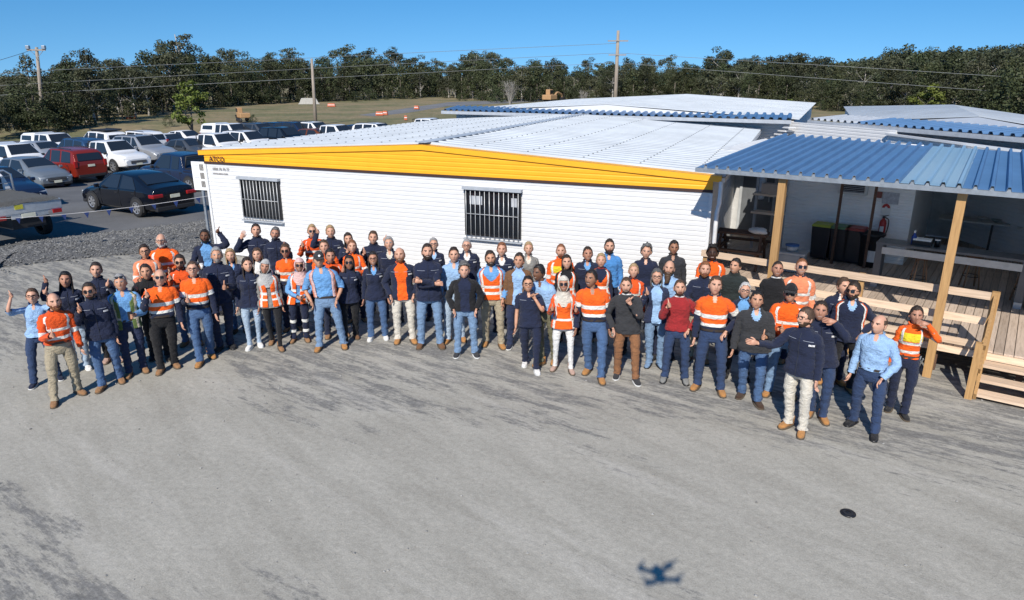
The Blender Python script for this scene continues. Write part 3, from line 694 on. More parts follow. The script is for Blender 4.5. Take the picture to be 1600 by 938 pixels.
# ================================================================== vehicles
def paint(name, col, rough=.22, metal=.0):
    return M('paint_' + name, col, rough, metal, var=.04, scale=1.5, coat=.25)
PAINT = dict(white=paint('white', (.74, .75, .76)), silver=paint('silver', (.38, .40, .43), .3, .4), grey=paint('grey', (.20, .23, .26), .3, .35), dgrey=paint('dgrey', (.075, .085, .10), .3, .3),
             black=paint('black', (.006, .007, .011), .10), navy=paint('navy', (.012, .022, .055), .2), blue=paint('blue', (.03, .07, .15), .25, .2), red=paint('red', (.22, .022, .012), .25, .2), brown=paint('brown', (.16, .05, .02), .3, .2), pblue=paint('pblue', (.10, .17, .26), .28, .35))
M_tyre = M('tyre_rubber', (.02, .02, .021), .85); M_rim = M('alloy_rim', (.50, .51, .53), .3, .7); M_plastic = M('black_plastic', (.022, .022, .024), .55)
M_lampw = M('headlamp', (.62, .65, .68), .12, .1, spec=.8); M_lampr = M('tail_lamp', (.30, .012, .012), .18, spec=.7); M_plate = M('number_plate_m', (.72, .70, .55), .5); M_chrome = M('chrome', (.6, .6, .62), .15, .9)
M_autoglass = M('auto_glass', (.018, .022, .028), .05, spec=.8, var=.0)

# section keys: (x, half-width low, z low, half-width belt, z belt, half-width top, z top)
CARS = {
 'sedan': dict(L=4.55, W=.89, wb=2.70, wr=.325, rows=[(-2.27, .70, .42, .74, .70, .66, .78), (-2.20, .82, .26, .83, .84, .70, 1.02), (-1.75, .88, .22, .88, .93, .72, 1.10), (-1.05, .89, .20, .88, .93, .62, 1.38), (-.35, .89, .20, .88, .92, .60, 1.45), (.25, .89, .20, .88, .90, .60, 1.43), (.95, .89, .20, .87, .90, .70, 1.06), (1.15, .89, .20, .86, .86, .72, .95), (1.75, .88, .22, .85, .78, .68, .86), (2.15, .80, .26, .78, .66, .60, .74), (2.28, .66, .34, .68, .55, .52, .62)], gl=(2, 3, 5, 6)),
 'hatch': dict(L=4.25, W=.90, wb=2.63, wr=.32, rows=[(-2.10, .74, .40, .78, .72, .70, .80), (-2.05, .84, .26, .84, .90, .70, 1.08), (-1.85, .88, .22, .88, .94, .66, 1.28), (-1.50, .89, .20, .88, .94, .62, 1.42), (-.50, .90, .20, .89, .92, .62, 1.47), (.20, .90, .20, .89, .90, .62, 1.44), (.95, .90, .20, .88, .90, .72, 1.08), (1.12, .90, .20, .87, .88, .74, .98), (1.70, .88, .22, .86, .80, .70, .90), (2.05, .80, .26, .80, .66, .64, .76), (2.14, .70, .34, .70, .56, .56, .62)], gl=(1, 3, 5, 6)),
 'suv': dict(L=4.75, W=.94, wb=2.78, wr=.375, rows=[(-2.34, .80, .48, .84, .85, .76, .95), (-2.30, .88, .34, .89, 1.05, .76, 1.18), (-2.15, .92, .30, .92, 1.08, .72, 1.58), (-1.90, .93, .28, .92, 1.08, .70, 1.72), (-.70, .94, .28, .93, 1.08, .70, 1.78), (.20, .94, .28, .93, 1.06, .69, 1.75), (.90, .94, .28, .92, 1.06, .78, 1.22), (1.10, .94, .28, .91, 1.04, .80, 1.12), (1.80, .92, .30, .90, .98, .76, 1.06), (2.22, .86, .34, .86, .84, .72, .94), (2.38, .76, .42, .78, .70, .64, .78)], gl=(1, 3, 5, 6)),
 'ute': dict(L=5.30, W=.94, wb=3.05, wr=.39, rows=[(-2.62, .84, .58, .90, .90, .90, 1.12), (-2.58, .90, .46, .92, .95, .91, 1.14), (-1.10, .93, .36, .93, .98, .91, 1.14), (-.98, .93, .34, .93, 1.04, .80, 1.22), (-.78, .94, .32, .93, 1.08, .70, 1.74), (.35, .94, .30, .93, 1.08, .69, 1.80), (.70, .94, .30, .93, 1.06, .68, 1.76), (1.30, .94, .30, .92, 1.06, .80, 1.24), (1.48, .94, .32, .91, 1.04, .82, 1.14), (2.20, .92, .34, .90, .98, .78, 1.08), (2.58, .86, .38, .86, .86, .72, .98), (2.70, .76, .46, .78, .72, .64, .80)], gl=(3, 4, 6, 7)),
}
def make_car(kind, extra=()):
    """prototype of a vehicle; x forward; slot 0 of the body is repainted per copy"""
    c = CARS[kind]; rows = c['rows']; root = empty('parked_car' if kind != 'ute' else 'parked_ute')
    nseg = 0; V = []
    for (x, wl, zl, wb, zb, wt, zt) in rows:
        zm = zl + (zb - zl) * .55
        half = [(0, zl), (wl * .86, zl), (wl * .97, zl + .07), (wl * 1.0, zm), (wb * .995, zb - .05), (wb * .97, zb), (wt + .03, zt - .045), (wt - .06, zt - .005), (wt * .5, zt + .018), (0, zt + .024)]
        ring = [(x, y, z) for y, z in half] + [(x, -y, z) for y, z in half[-2:0:-1]]
        nseg = len(ring); V += ring
    V = np.array(V); nr = len(rows)
    # denser, smooth resample along the car
    G = V.reshape(nr, nseg, 3); dense = []; 
    for i in range(nr - 1):
        for t in (0, .5): dense.append(G[i] * (1 - t) + G[i + 1] * t)
    dense.append(G[-1]); D = np.array(dense); ns = len(D)
    b = MB(); b.add(D.reshape(-1, 3), grid_faces(ns, nseg)); b.add(D[0], [list(range(nseg))[::-1]]); b.add(D[-1], [list(range(nseg))])
    body = b.obj('body', PAINT['white'], root, True)
    md = body.modifiers.new('b', 'BEVEL'); md.width = .02; md.segments = 2; md.limit_method = 'ANGLE'; md.angle_limit = R(28)
    mw = body.modifiers.new('wn', 'WEIGHTED_NORMAL')
    def pane(name, q, inset=.06, off=.012, mat=M_autoglass):
        q = [np.array(p, float) for p in q]; n = np.cross(q[1] - q[0], q[3] - q[0]); n /= np.linalg.norm(n); ce = sum(q) / 4
        if (ce - np.array([ce[0] * .3, 0, .8])) @ n < 0: n = -n; 
        pts = []
        for p in q:
            dd = ce - p; pts.append(p + dd * inset + n * off)
        pb = MB(); pb.add(pts + [p - n * .03 for p in pts], [[0, 1, 2, 3], [0, 4, 5, 1], [1, 5, 6, 2], [2, 6, 7, 3], [3, 7, 4, 0]]); return pb.obj(name, mat, root)
    r0, r1, r2, r3 = c['gl']           # rear base, rear top, front top, front base
    g = lambda i: rows[i]
    def pt(i, s, belt): x, wl, zl, wb, zb, wt, zt = g(i); return (x, s * wb * .97, zb) if belt else (x, s * (wt + .03), zt - .045)
    # windscreen and rear window
    a, d = g(r2), g(r3); pane('windscreen', [(d[0], -(d[5] - .02), d[6]), (d[0], d[5] - .02, d[6]), (a[0], a[5] - .05, a[6]), (a[0], -(a[5] - .05), a[6])], .05, .024)
    a, d = g(r1), g(r0)
    if kind in ('suv', 'hatch'): a, d = g(2), g(1)
    if kind != 'ute': pane('rear_window', [(d[0], d[5] - .04, d[6]), (d[0], -(d[5] - .04), d[6]), (a[0], -(a[5] - .06), a[6]), (a[0], a[5] - .06, a[6])], .10, .034)
    else: pane('rear_window', [(d[0], d[5] - .04, d[6]), (d[0], -(d[5] - .04), d[6]), (a[0], -(a[5] - .06), a[6]), (a[0], a[5] - .06, a[6])], .14, .024)
    # side windows: interpolate belt and roof lines
    def edge(x, s, belt):
        xs = [q[0] for q in rows]
        wv = np.interp(x, xs, [q[3] * .97 if belt else q[5] + .03 for q in rows]); zv = np.interp(x, xs, [q[4] if belt else q[6] - .045 for q in rows]); return np.array([x, s * wv, zv])
    xr0, xr1, xf1, xf0 = g(r0)[0], g(r1)[0], g(r2)[0], g(r3)[0]
    mid = (xr1 + xf1) / 2 + (.02 if kind != 'ute' else -.1)
    segs = [((xf0 - .12), (xf1 - .02), mid + .05, mid + .05), (mid - .03, mid - .03, xr1 + .05, max(xr0 + .25, xr1 - .35))]
    if kind == 'suv': segs = [(xf0 - .12, xf1 - .02, .0, .0), (-.08, -.08, -1.0, -1.0), (-1.08, -1.08, xr1 - .02, xr1 - .12)]
    for s in (-1, 1):
        for (xa, xb_, xc, xd) in segs:
            pane('side_window', [edge(xa, s, True), edge(xb_, s, False) , edge(xc, s, False), edge(xd, s, True)], .07, .014)
    # wheels
    wr = c['wr']; W = c['W']
    for sx in (-1, 1):
        for s in (-1, 1):
            cx = sx * c['wb'] / 2 + (.0 if kind != 'ute' else .08); y = s * (W - .09)
            bb = MB(); 
            n = 22; a_ = np.linspace(0, math.pi, n); Vv = [(cx + (wr + .085) * math.cos(t), s * (W + .004), wr + (wr + .085) * math.sin(t)) for t in a_] + [(cx + (wr + .01) * math.cos(t), s * (W + .006), wr + (wr + .01) * math.sin(t)) for t in a_]
            arch = MB(); arch.add([(cx + (wr + .07) * math.cos(t), s * (W + .003), max(.18, wr + (wr + .07) * math.sin(t))) for t in np.linspace(0, 2 * math.pi, 28, endpoint=False)], [list(range(28)) if s < 0 else list(range(28))[::-1]]); arch.obj('wheel_arch', M_plastic, root)
            V_, f_ = lathe([(wr - .12, -.10), (wr - .015, -.10), (wr, -.07), (wr, .07), (wr - .015, .10), (wr - .12, .10)], 28); V_ = V_[:, [0, 2, 1]] 
            tb_ = MB(); tb_.add(V_, [q[::-1] for q in f_[:-2]]); wh = tb_.obj('wheel', M_tyre, root, True); wh.location = (cx, s * (W - .055), wr)
            V_, f_ = lathe([(0, .0), (wr - .12, .02), (wr - .105, .07), (wr - .12, .08)], 28)
            rm = MB(); k5 = 7
            rm.add([(0, s * .05, 0)] + [((wr - .11) * math.cos(t), s * .03, (wr - .11) * math.sin(t)) for t in np.linspace(0, 2 * math.pi, 28, endpoint=False)], [[0, 1 + i, 1 + (i + 1) % 28] for i in range(28)], 1)
            for i in range(k5):
                t = 2 * math.pi * i / k5; rm.bar((.03 * math.cos(t), s * .075, .03 * math.sin(t)), ((wr - .12) * math.cos(t), s * .08, (wr - .12) * math.sin(t)), .06, .03, 0, up=(0, 1, 0))
            rm.tube([((wr - .12) * math.cos(t), s * .085, (wr - .12) * math.sin(t)) for t in np.linspace(0, 2 * math.pi, 25)], .018, 6, 0, False)
            rm.obj('rim', [M_rim, M_plastic], wh)
    # lamps, grille, plates, mirrors, handles
    fx, bx = rows[-1][0], rows[0][0]; fz = rows[-2][4]; bz = rows[1][4]
    for s in (-1, 1):
        q = MB(); q.add([(rows[-2][0] - .18, s * (rows[-2][3] + .012), fz + .03), (rows[-2][0] - .18, s * (rows[-2][3] + .012), fz - .10), (fx + .015, s * (rows[-1][3] - .22), fz - .15), (fx - .01, s * (rows[-1][3] - .22), fz - .02), (rows[-2][0] + .03, s * (rows[-2][3] - .01), fz - .12), (rows[-2][0] + .02, s * (rows[-2][3] - .015), fz + .01)], [[0, 1, 4, 5], [5, 4, 2, 3]] if s > 0 else [[5, 4, 1, 0], [3, 2, 4, 5]]); q.obj('headlight', M_lampw, root)
        if kind in ('sedan', 'hatch'):
            q = MB(); q.box((bx + .10, s * (rows[1][3] - .17), bz - .07), (.30, .40, .13)); bevel(q.obj('tail_light', M_lampr, root), .03)
        else:
            q = MB(); q.box((bx + .04, s * (rows[1][3] - .09), bz - .02), (.13, .17, .34)); bevel(q.obj('tail_light', M_lampr, root), .02)
        q = MB(); q.box((xf0 - .18, s * (W + .09), rows[r3][4] + .08), (.12, .17, .13)); bevel(q.obj('mirror', PAINT['white'] if kind != 'ute' else M_plastic, root), .03)
        for xh in (mid + .25, mid - .75 + (.1 if kind == 'ute' else 0)):
            q = MB(); q.box((xh - .1, s * (W * .985 + .012), edge(xh, s, True)[2] - .12), (.17, .03, .03)); q.obj('door_handle', M_plastic, root)
        for xd in (mid + .02, xf0 - .15, mid - .95 if kind != 'ute' else xr0 + .15):
            q = MB(); q.box((xd, s * (W * .992), .62), (.012, .02, .62)); q.obj('door_seam', M_plastic, root)
    q = MB(); q.box((fx + .0, 0, (rows[-1][2] + rows[-1][4]) / 2 + .06), (.05, rows[-1][3] * 1.25, .17)); gr = bevel(q.obj('grille', M_plastic, root), .015)
    for dz in (-.035, .035):
        q = MB(); q.box((fx + .03, 0, (rows[-1][2] + rows[-1][4]) / 2 + .06 + dz), (.012, rows[-1][3] * 1.2, .018)); q.obj('grille_bar', M_chrome, gr)
    q = MB(); q.box((fx - .06, 0, rows[-2][2] + .02), (.16, 1.45, .14)); bevel(q.obj('front_bumper', M_plastic, root), .03)
    q = MB(); q.box((bx + .07, 0, rows[1][2] + .05), (.16, 1.5, .16)); bevel(q.obj('rear_bumper', M_plastic if kind != 'ute' else M_chrome, root), .03)
    q = MB(); q.box((fx + .05, 0, rows[-1][2] + .07), (.012, .37, .12)); q.obj('number_plate', M_plate, root)
    q = MB(); q.box((bx - .015, 0, bz - .12 if kind != 'ute' else .66), (.012, .37, .12)); q.obj('number_plate', M_plate, root)
    q = MB()
    q.box((0, 0, rows[4][2] + .02), (c['L'] - 1.0, 1.5, .1)); q.obj('underbody', M_black, root)
    if 'rails' in extra:
        for s in (-1, 1):
            q = MB(); q.bar((-1.8, s * .62, 1.80), (.2, s * .62, 1.82), .035, .035); q.obj('roof_rail', M_plastic, root)
    if 'rack' in extra:
        q = MB(); q.box((-.9, 0, 1.87), (1.9, 1.2, .05)); q.box((-.9, .6, 1.91), (1.9, .04, .06)); q.box((-.9, -.6, 1.91), (1.9, .04, .06)); q.obj('roof_rack', M_plastic, root)
        for x in (-1.6, -.2):
            q = MB(); q.box((x, 0, 1.82), (.05, 1.25, .06)); q.obj('rack_foot', M_plastic, root)
    if 'canopy' in extra:
        q = MB(); rr = [(-2.56, .86, 1.12, .72, 1.66), (-2.3, .89, 1.12, .74, 1.74), (-1.2, .89, 1.14, .74, 1.80), (-.86, .86, 1.14, .70, 1.78)]; Vc = []
        for (x, a1, z1, a2, z2) in rr: Vc += [(x, a1, z1), (x, a2, z2 - .08), (x, a2 - .1, z2), (x, -(a2 - .1), z2), (x, -a2, z2 - .08), (x, -a1, z1)]
        q.add(Vc, grid_faces(4, 6)); q.add(Vc[:6], [[5, 4, 3, 2, 1, 0]]); q.add(Vc[-6:], [[0, 1, 2, 3, 4, 5]]); cn = bevel(q.obj('canopy', PAINT['white'], root), .03)
        for s in (-1, 1):
            q = MB(); q.add([(-2.3, s * .862, 1.30), (-1.1, s * .862, 1.30), (-1.1, s * .805, 1.62), (-2.25, s * .805, 1.60)], [[0, 1, 2, 3] if s < 0 else [3, 2, 1, 0]]); q.obj('side_window', M_autoglass, cn)
    elif kind == 'ute':
        q = MB(); q.box((-1.83, 0, 1.15), (1.42, 1.66, .05)); q.obj('tray_cover', M_plastic, root)
        q = MB(); q.tube([(-1.02, -.72, 1.15), (-1.10, -.66, 1.70), (-1.10, .66, 1.70), (-1.02, .72, 1.15)], .035, 8); q.obj('sports_bar', M_plastic, root, True)
    return root
PROTO = dict(sedan=make_car('sedan'), hatch=make_car('hatch'), suv=make_car('suv', ('rails',)), suvrack=make_car('suv', ('rack',)), ute=make_car('ute'), utec=make_car('ute', ('canopy',)))
_used = set()
CAR_DIR = np.array([.865, -.50])
def put_car(kind, colr, px, py, label, rev=False, ang=0.0, off=.95, pos=None, z=0.0, cat=None, top=None):
    """(px,py): ground point below the middle of the side that faces the camera"""
    p = np.array(pos) if pos is not None else gz(px, py)[:2] + off * np.array([.61, .79])
    if top is not None:
        hh = dict(sedan=1.44, hatch=1.47, suv=1.80, suvrack=1.95, ute=1.82, utec=1.82)[kind]; z = -.5
        for _ in range(12): p = gz(px, top, hh + z)[:2]; z = .5 * z + .5 * zg(p[1])
    src = PROTO[kind]; r = src if kind not in _used else copy_tree(src); _used.add(kind)
    a = math.atan2(CAR_DIR[1], CAR_DIR[0]) + (math.pi if rev else 0) + R(ang)
    r.location = (p[0], p[1], z - .014); r.rotation_euler = (0, 0, a)
    tag(r, label, cat or ('ute' if kind.startswith('ute') else 'car'), 'vehicles parked behind the office')
    for ch in r.children:
        nm = ch.name.split('.')[0]
        if nm in ('body', 'canopy') or (nm == 'mirror' and not kind.startswith('ute')):
            ch.material_slots[0].link = 'OBJECT'; ch.material_slots[0].material = PAINT[colr]
    return r
put_car('sedan', 'black', 176, 333, 'glossy black liftback car nearest the building, rear lights towards the yard', True, 0)
put_car('hatch', 'grey', 48, 0, 'grey hatchback facing the yard at the left, beside the red car', top=246)
put_car('hatch', 'navy', -12, 0, 'dark blue car cut off by the left edge of the picture', top=262)
put_car('suv', 'red', 100, 0, 'dark red SUV seen from behind, left of the white ute', True, top=229)
put_car('ute', 'white', 170, 0, 'white double-cab ute facing the yard between the red and silver cars', top=218)
put_car('suv', 'silver', 222, 0, 'silver SUV facing the yard right behind the black car', top=211)
put_car('utec', 'white', 18, 0, 'white ute with canopy at the left edge behind the grey hatchback', top=223)
put_car('hatch', 'silver', 66, 0, 'silver wagon between two white utes at the left of the car park', top=221)
put_car('suv', 'blue', 118, 0, 'dark blue SUV behind the white ute and red car', True, top=214)
put_car('utec', 'white', 80, 0, 'white canopy ute in the back left row near the power pole', top=207)
put_car('suvrack', 'white', 153, 0, 'white SUV with a black roof rack in the back row', True, top=200)
put_car('suv', 'white', 212, 0, 'white SUV with dark rear window behind the silver SUV', True, top=203)
put_car('sedan', 'white', 263, 0, 'white sedan behind the silver SUV bonnet', top=209)
put_car('sedan', 'dgrey', 294, 0, 'dark grey sedan partly hidden by the office corner', top=217)
put_car('sedan', 'white', 290, 0, 'white sedan under the green roadside tree', top=204)
put_car('ute', 'white', 335, 0, 'white ute just above the left end of the office roof', top=207)
put_car('utec', 'white', 358, 0, 'white canopy ute behind the first row above the office roof', top=192)
put_car('suv', 'white', 388, 0, 'white SUV over the roof line, left of the black SUV', top=204)
put_car('suv', 'dgrey', 406, 0, 'dark grey SUV behind the white cars over the roof line', top=192)
put_car('suv', 'black', 446, 0, 'black SUV just above the office roof', top=198)
put_car('hatch', 'black', 436, 0, 'black hatchback in the far row left of the middle pole', top=191)
put_car('suv', 'navy', 466, 0, 'navy SUV in the far row below the middle pole', top=190)
put_car('suv', 'white', 493, 0, 'white SUV in the far row right of the middle pole', top=190)
put_car('ute', 'white', 522, 0, 'white ute low above the roof, right of the brown car', top=194)
put_car('hatch', 'brown', 498, 0, 'brown car behind the roof line between black and white cars', top=201)
put_car('sedan', 'navy', 558, 0, 'navy sedan over the roof between two white cars', top=195)
put_car('suv', 'white', 592, 0, 'white SUV, second from the far right end of the parked row', top=192)
put_car('ute', 'white', 668, 0, 'lone white ute at the far right end of the parked row', top=184)
put_car('ute', 'navy', 286, 0, 'dark navy ute half hidden by the left corner of the office', True, top=237)
# flat-tray ute at the left edge, its tail towards the yard
FT = empty('flat_tray_ute', (0, 0, 0)); tag(FT, 'white flat-tray ute with grey tonneau cut by the left edge', 'ute', 'vehicles parked behind the office')
M_alum = M('tray_aluminium', (.58, .62, .66), .3, .6, var=.1, scale=8)
b = MB(); b.box((-1.25, 0, .92), (2.5, 1.86, .06)); b.obj('tray_floor', M_alum, FT)
for s in (-1, 1):
    b = MB(); b.box((-1.25, s * .93, 1.07), (2.46, .03, .26)); b.obj('tray_side', M_alum, FT)
b = MB(); b.box((-2.5, 0, 1.07), (.03, 1.84, .26)); b.obj('tailgate', M_alum, FT)
n = 16; V = []
for i in range(n):
    for j in range(n):
        x = -2.54 + 2.56 * i / (n - 1); y = -.96 + 1.92 * j / (n - 1); V.append((x, y, 1.25 + .05 * math.sin(math.pi * j / (n - 1)) + .012 * math.sin(i * 1.7 + j) - (.09 if j in (0, n - 1) or i == 0 else 0)))
b = MB(); b.add(V, grid_faces(n, n, False)); b.obj('tonneau', cloth('tonneau', (.075, .075, .07)), FT, True)
b = MB(); b.tube([(.05, -.9, .95), (.05, -.88, 1.75), (.05, -.7, 1.88), (.05, .7, 1.88), (.05, .88, 1.75), (.05, .9, .95)], .035, 8); b.obj('headboard', M_alum, FT, True)
for z in (1.3, 1.5, 1.7):
    b = MB(); b.tube([(.05, -.86, z), (.05, .86, z)], .014, 6); b.obj('headboard_rail', M_alum, FT, True)
for s in (-1, 1):
    b = MB(); b.box((-2.53, s * .76, .86), (.06, .24, .11)); b.obj('tail_light', M_lampr, FT)
    for xx in (-1.45, 1.75):
        V_, f_ = lathe([(.25, -.11), (.36, -.11), (.38, -.07), (.38, .07), (.36, .11), (.25, .11)], 26); q = MB(); q.add(V_[:, [0, 2, 1]], [r[::-1] for r in f_[:-2]]); wh = q.obj('wheel', M_tyre, FT, True); wh.location = (xx, s * .8, .38)
        q = MB(); q.add([(.26 * math.cos(t), s * .05, .26 * math.sin(t)) for t in np.linspace(0, 2 * math.pi, 24, endpoint=False)], [list(range(24)) if s < 0 else list(range(24))[::-1]]); q.obj('rim', M_rim, wh)
b = MB(); b.box((-2.54, 0, .84), (.03, 1.0, .10)); b.obj('light_bar', M_alum, FT)
b = MB(); b.box((-2.565, .05, .86), (.012, .37, .12)); b.obj('number_plate', M_plate, FT)
b = MB(); b.box((-2.525, .25, 1.12), (.012, .22, .13)); b.obj('sticker', M('sticker_yellow', (.55, .5, .05), .5, var=.4, scale=30), FT)
b = MB(); b.box((-.6, 0, .62), (3.6, .9, .3)); b.obj('chassis', M_plastic, FT)
b = MB(); V = []
for (x, wl, zl, wb, zb, wt, zt) in [(.15, .92, .5, .92, 1.08, .72, 1.7), (.25, .93, .4, .92, 1.08, .71, 1.78), (.95, .93, .4, .92, 1.06, .7, 1.78), (1.5, .93, .4, .91, 1.06, .8, 1.25), (1.7, .92, .42, .9, 1.04, .8, 1.14), (2.45, .88, .44, .86, .98, .74, 1.06), (2.6, .8, .5, .8, .8, .66, .88)]:
    V += [(x, wl, zl), (x, wb, zb), (x, wt, zt), (x, -wt, zt), (x, -wb, zb), (x, -wl, zl)]
b.add(V, grid_faces(7, 6)); b.add(V[:6], [[5, 4, 3, 2, 1, 0]]); b.add(V[-6:], [[0, 1, 2, 3, 4, 5]]); bevel(b.obj('cab', PAINT['white'], FT, False), .03)
b = MB(); b.box((.16, 0, 1.45), (.06, 1.25, .4)); b.obj('rear_window', M_autoglass, FT)
FT.location = (-16.2, 21.3, .05); FT.rotation_euler = (0, 0, math.atan2(.5, -.86))
# ================================================================== trees
def leafm(name, col, hue=.03):
    m, t, b = nodes(name)
    inf = N(t, 'ShaderNodeObjectInfo'); f = noise_tex(t, .9, 4, .6); f2 = noise_tex(t, 7, 2)
    c = ramp(t, f, [(.28, tuple(x * .55 for x in col)), (.5, col), (.75, tuple(min(1, x * 1.55) for x in col))])
    c = mix(t, .35, c, ramp(t, f2, [(.3, (.2, .2, .2)), (.7, (.8, .8, .8))]), 'OVERLAY')
    hs = N(t, 'ShaderNodeHueSaturation'); t.links.new(c, hs.inputs['Color'])
    a = N(t, 'ShaderNodeMapRange'); a.inputs[3].default_value = .5 - hue; a.inputs[4].default_value = .5 + hue * .6; t.links.new(inf.outputs['Random'], a.inputs[0]); t.links.new(a.outputs[0], hs.inputs['Hue'])
    mm = N(t, 'ShaderNodeMath', operation='FRACT'); m3 = N(t, 'ShaderNodeMath', operation='MULTIPLY'); m3.inputs[1].default_value = 7.31; t.links.new(inf.outputs['Random'], m3.inputs[0]); t.links.new(m3.outputs[0], mm.inputs[0])
    a = N(t, 'ShaderNodeMapRange'); a.inputs[3].default_value = .65; a.inputs[4].default_value = 1.45; t.links.new(mm.outputs[0], a.inputs[0]); t.links.new(a.outputs[0], hs.inputs['Value'])
    t.links.new(hs.outputs[0], b.inputs['Base Color']); b.inputs['Roughness'].default_value = .6; b.inputs['Specular IOR Level'].default_value = .25
    b.inputs['Transmission Weight'].default_value = 0.0
    return m
M_leaf_e = leafm('leaf_eucalypt', (.056, .064, .034)); M_leaf_d = leafm('leaf_dark', (.040, .049, .021)); M_leaf_l = leafm('leaf_light', (.125, .155, .030), .01); M_leaf_g = leafm('twig_grey', (.16, .145, .125), .01)
M_bark = M('bark', (.17, .145, .12), .9, var=.4, scale=4, bmp=.6, bscale=20); M_bark_pale = M('bark_pale', (.36, .34, .31), .85, var=.3, scale=3)

def leaf_cloud(cents, rads, per, size, rng):
    """leaf quads scattered on and in clumps; normals lean outward and up"""
    V = []; n_tot = 0
    for c, r in zip(cents, rads):
        n = max(6, int(per * (r[0] * r[1]) ** 1.0))
        d = rng.normal(size=(n, 3)); d /= np.linalg.norm(d, axis=1)[:, None]
        rr = rng.uniform(.35, 1.05, n) ** .6
        P = c + d * r * rr[:, None]
        nn = d * .7 + rng.normal(size=(n, 3)) * .55 + np.array([0, 0, .35]); nn /= np.linalg.norm(nn, axis=1)[:, None]
        u = np.cross(nn, rng.normal(size=(n, 3))); u /= np.linalg.norm(u, axis=1)[:, None]; v = np.cross(nn, u)
        s = size * rng.uniform(.55, 1.3, n)[:, None]; a = rng.uniform(.45, .8, n)[:, None]
        V.append(np.stack([P - u * s, P - v * s * a, P + u * s, P + v * s * a], 1).reshape(-1, 3)); n_tot += n
    V = np.concatenate(V); return V, np.arange(n_tot * 4).reshape(-1, 4)

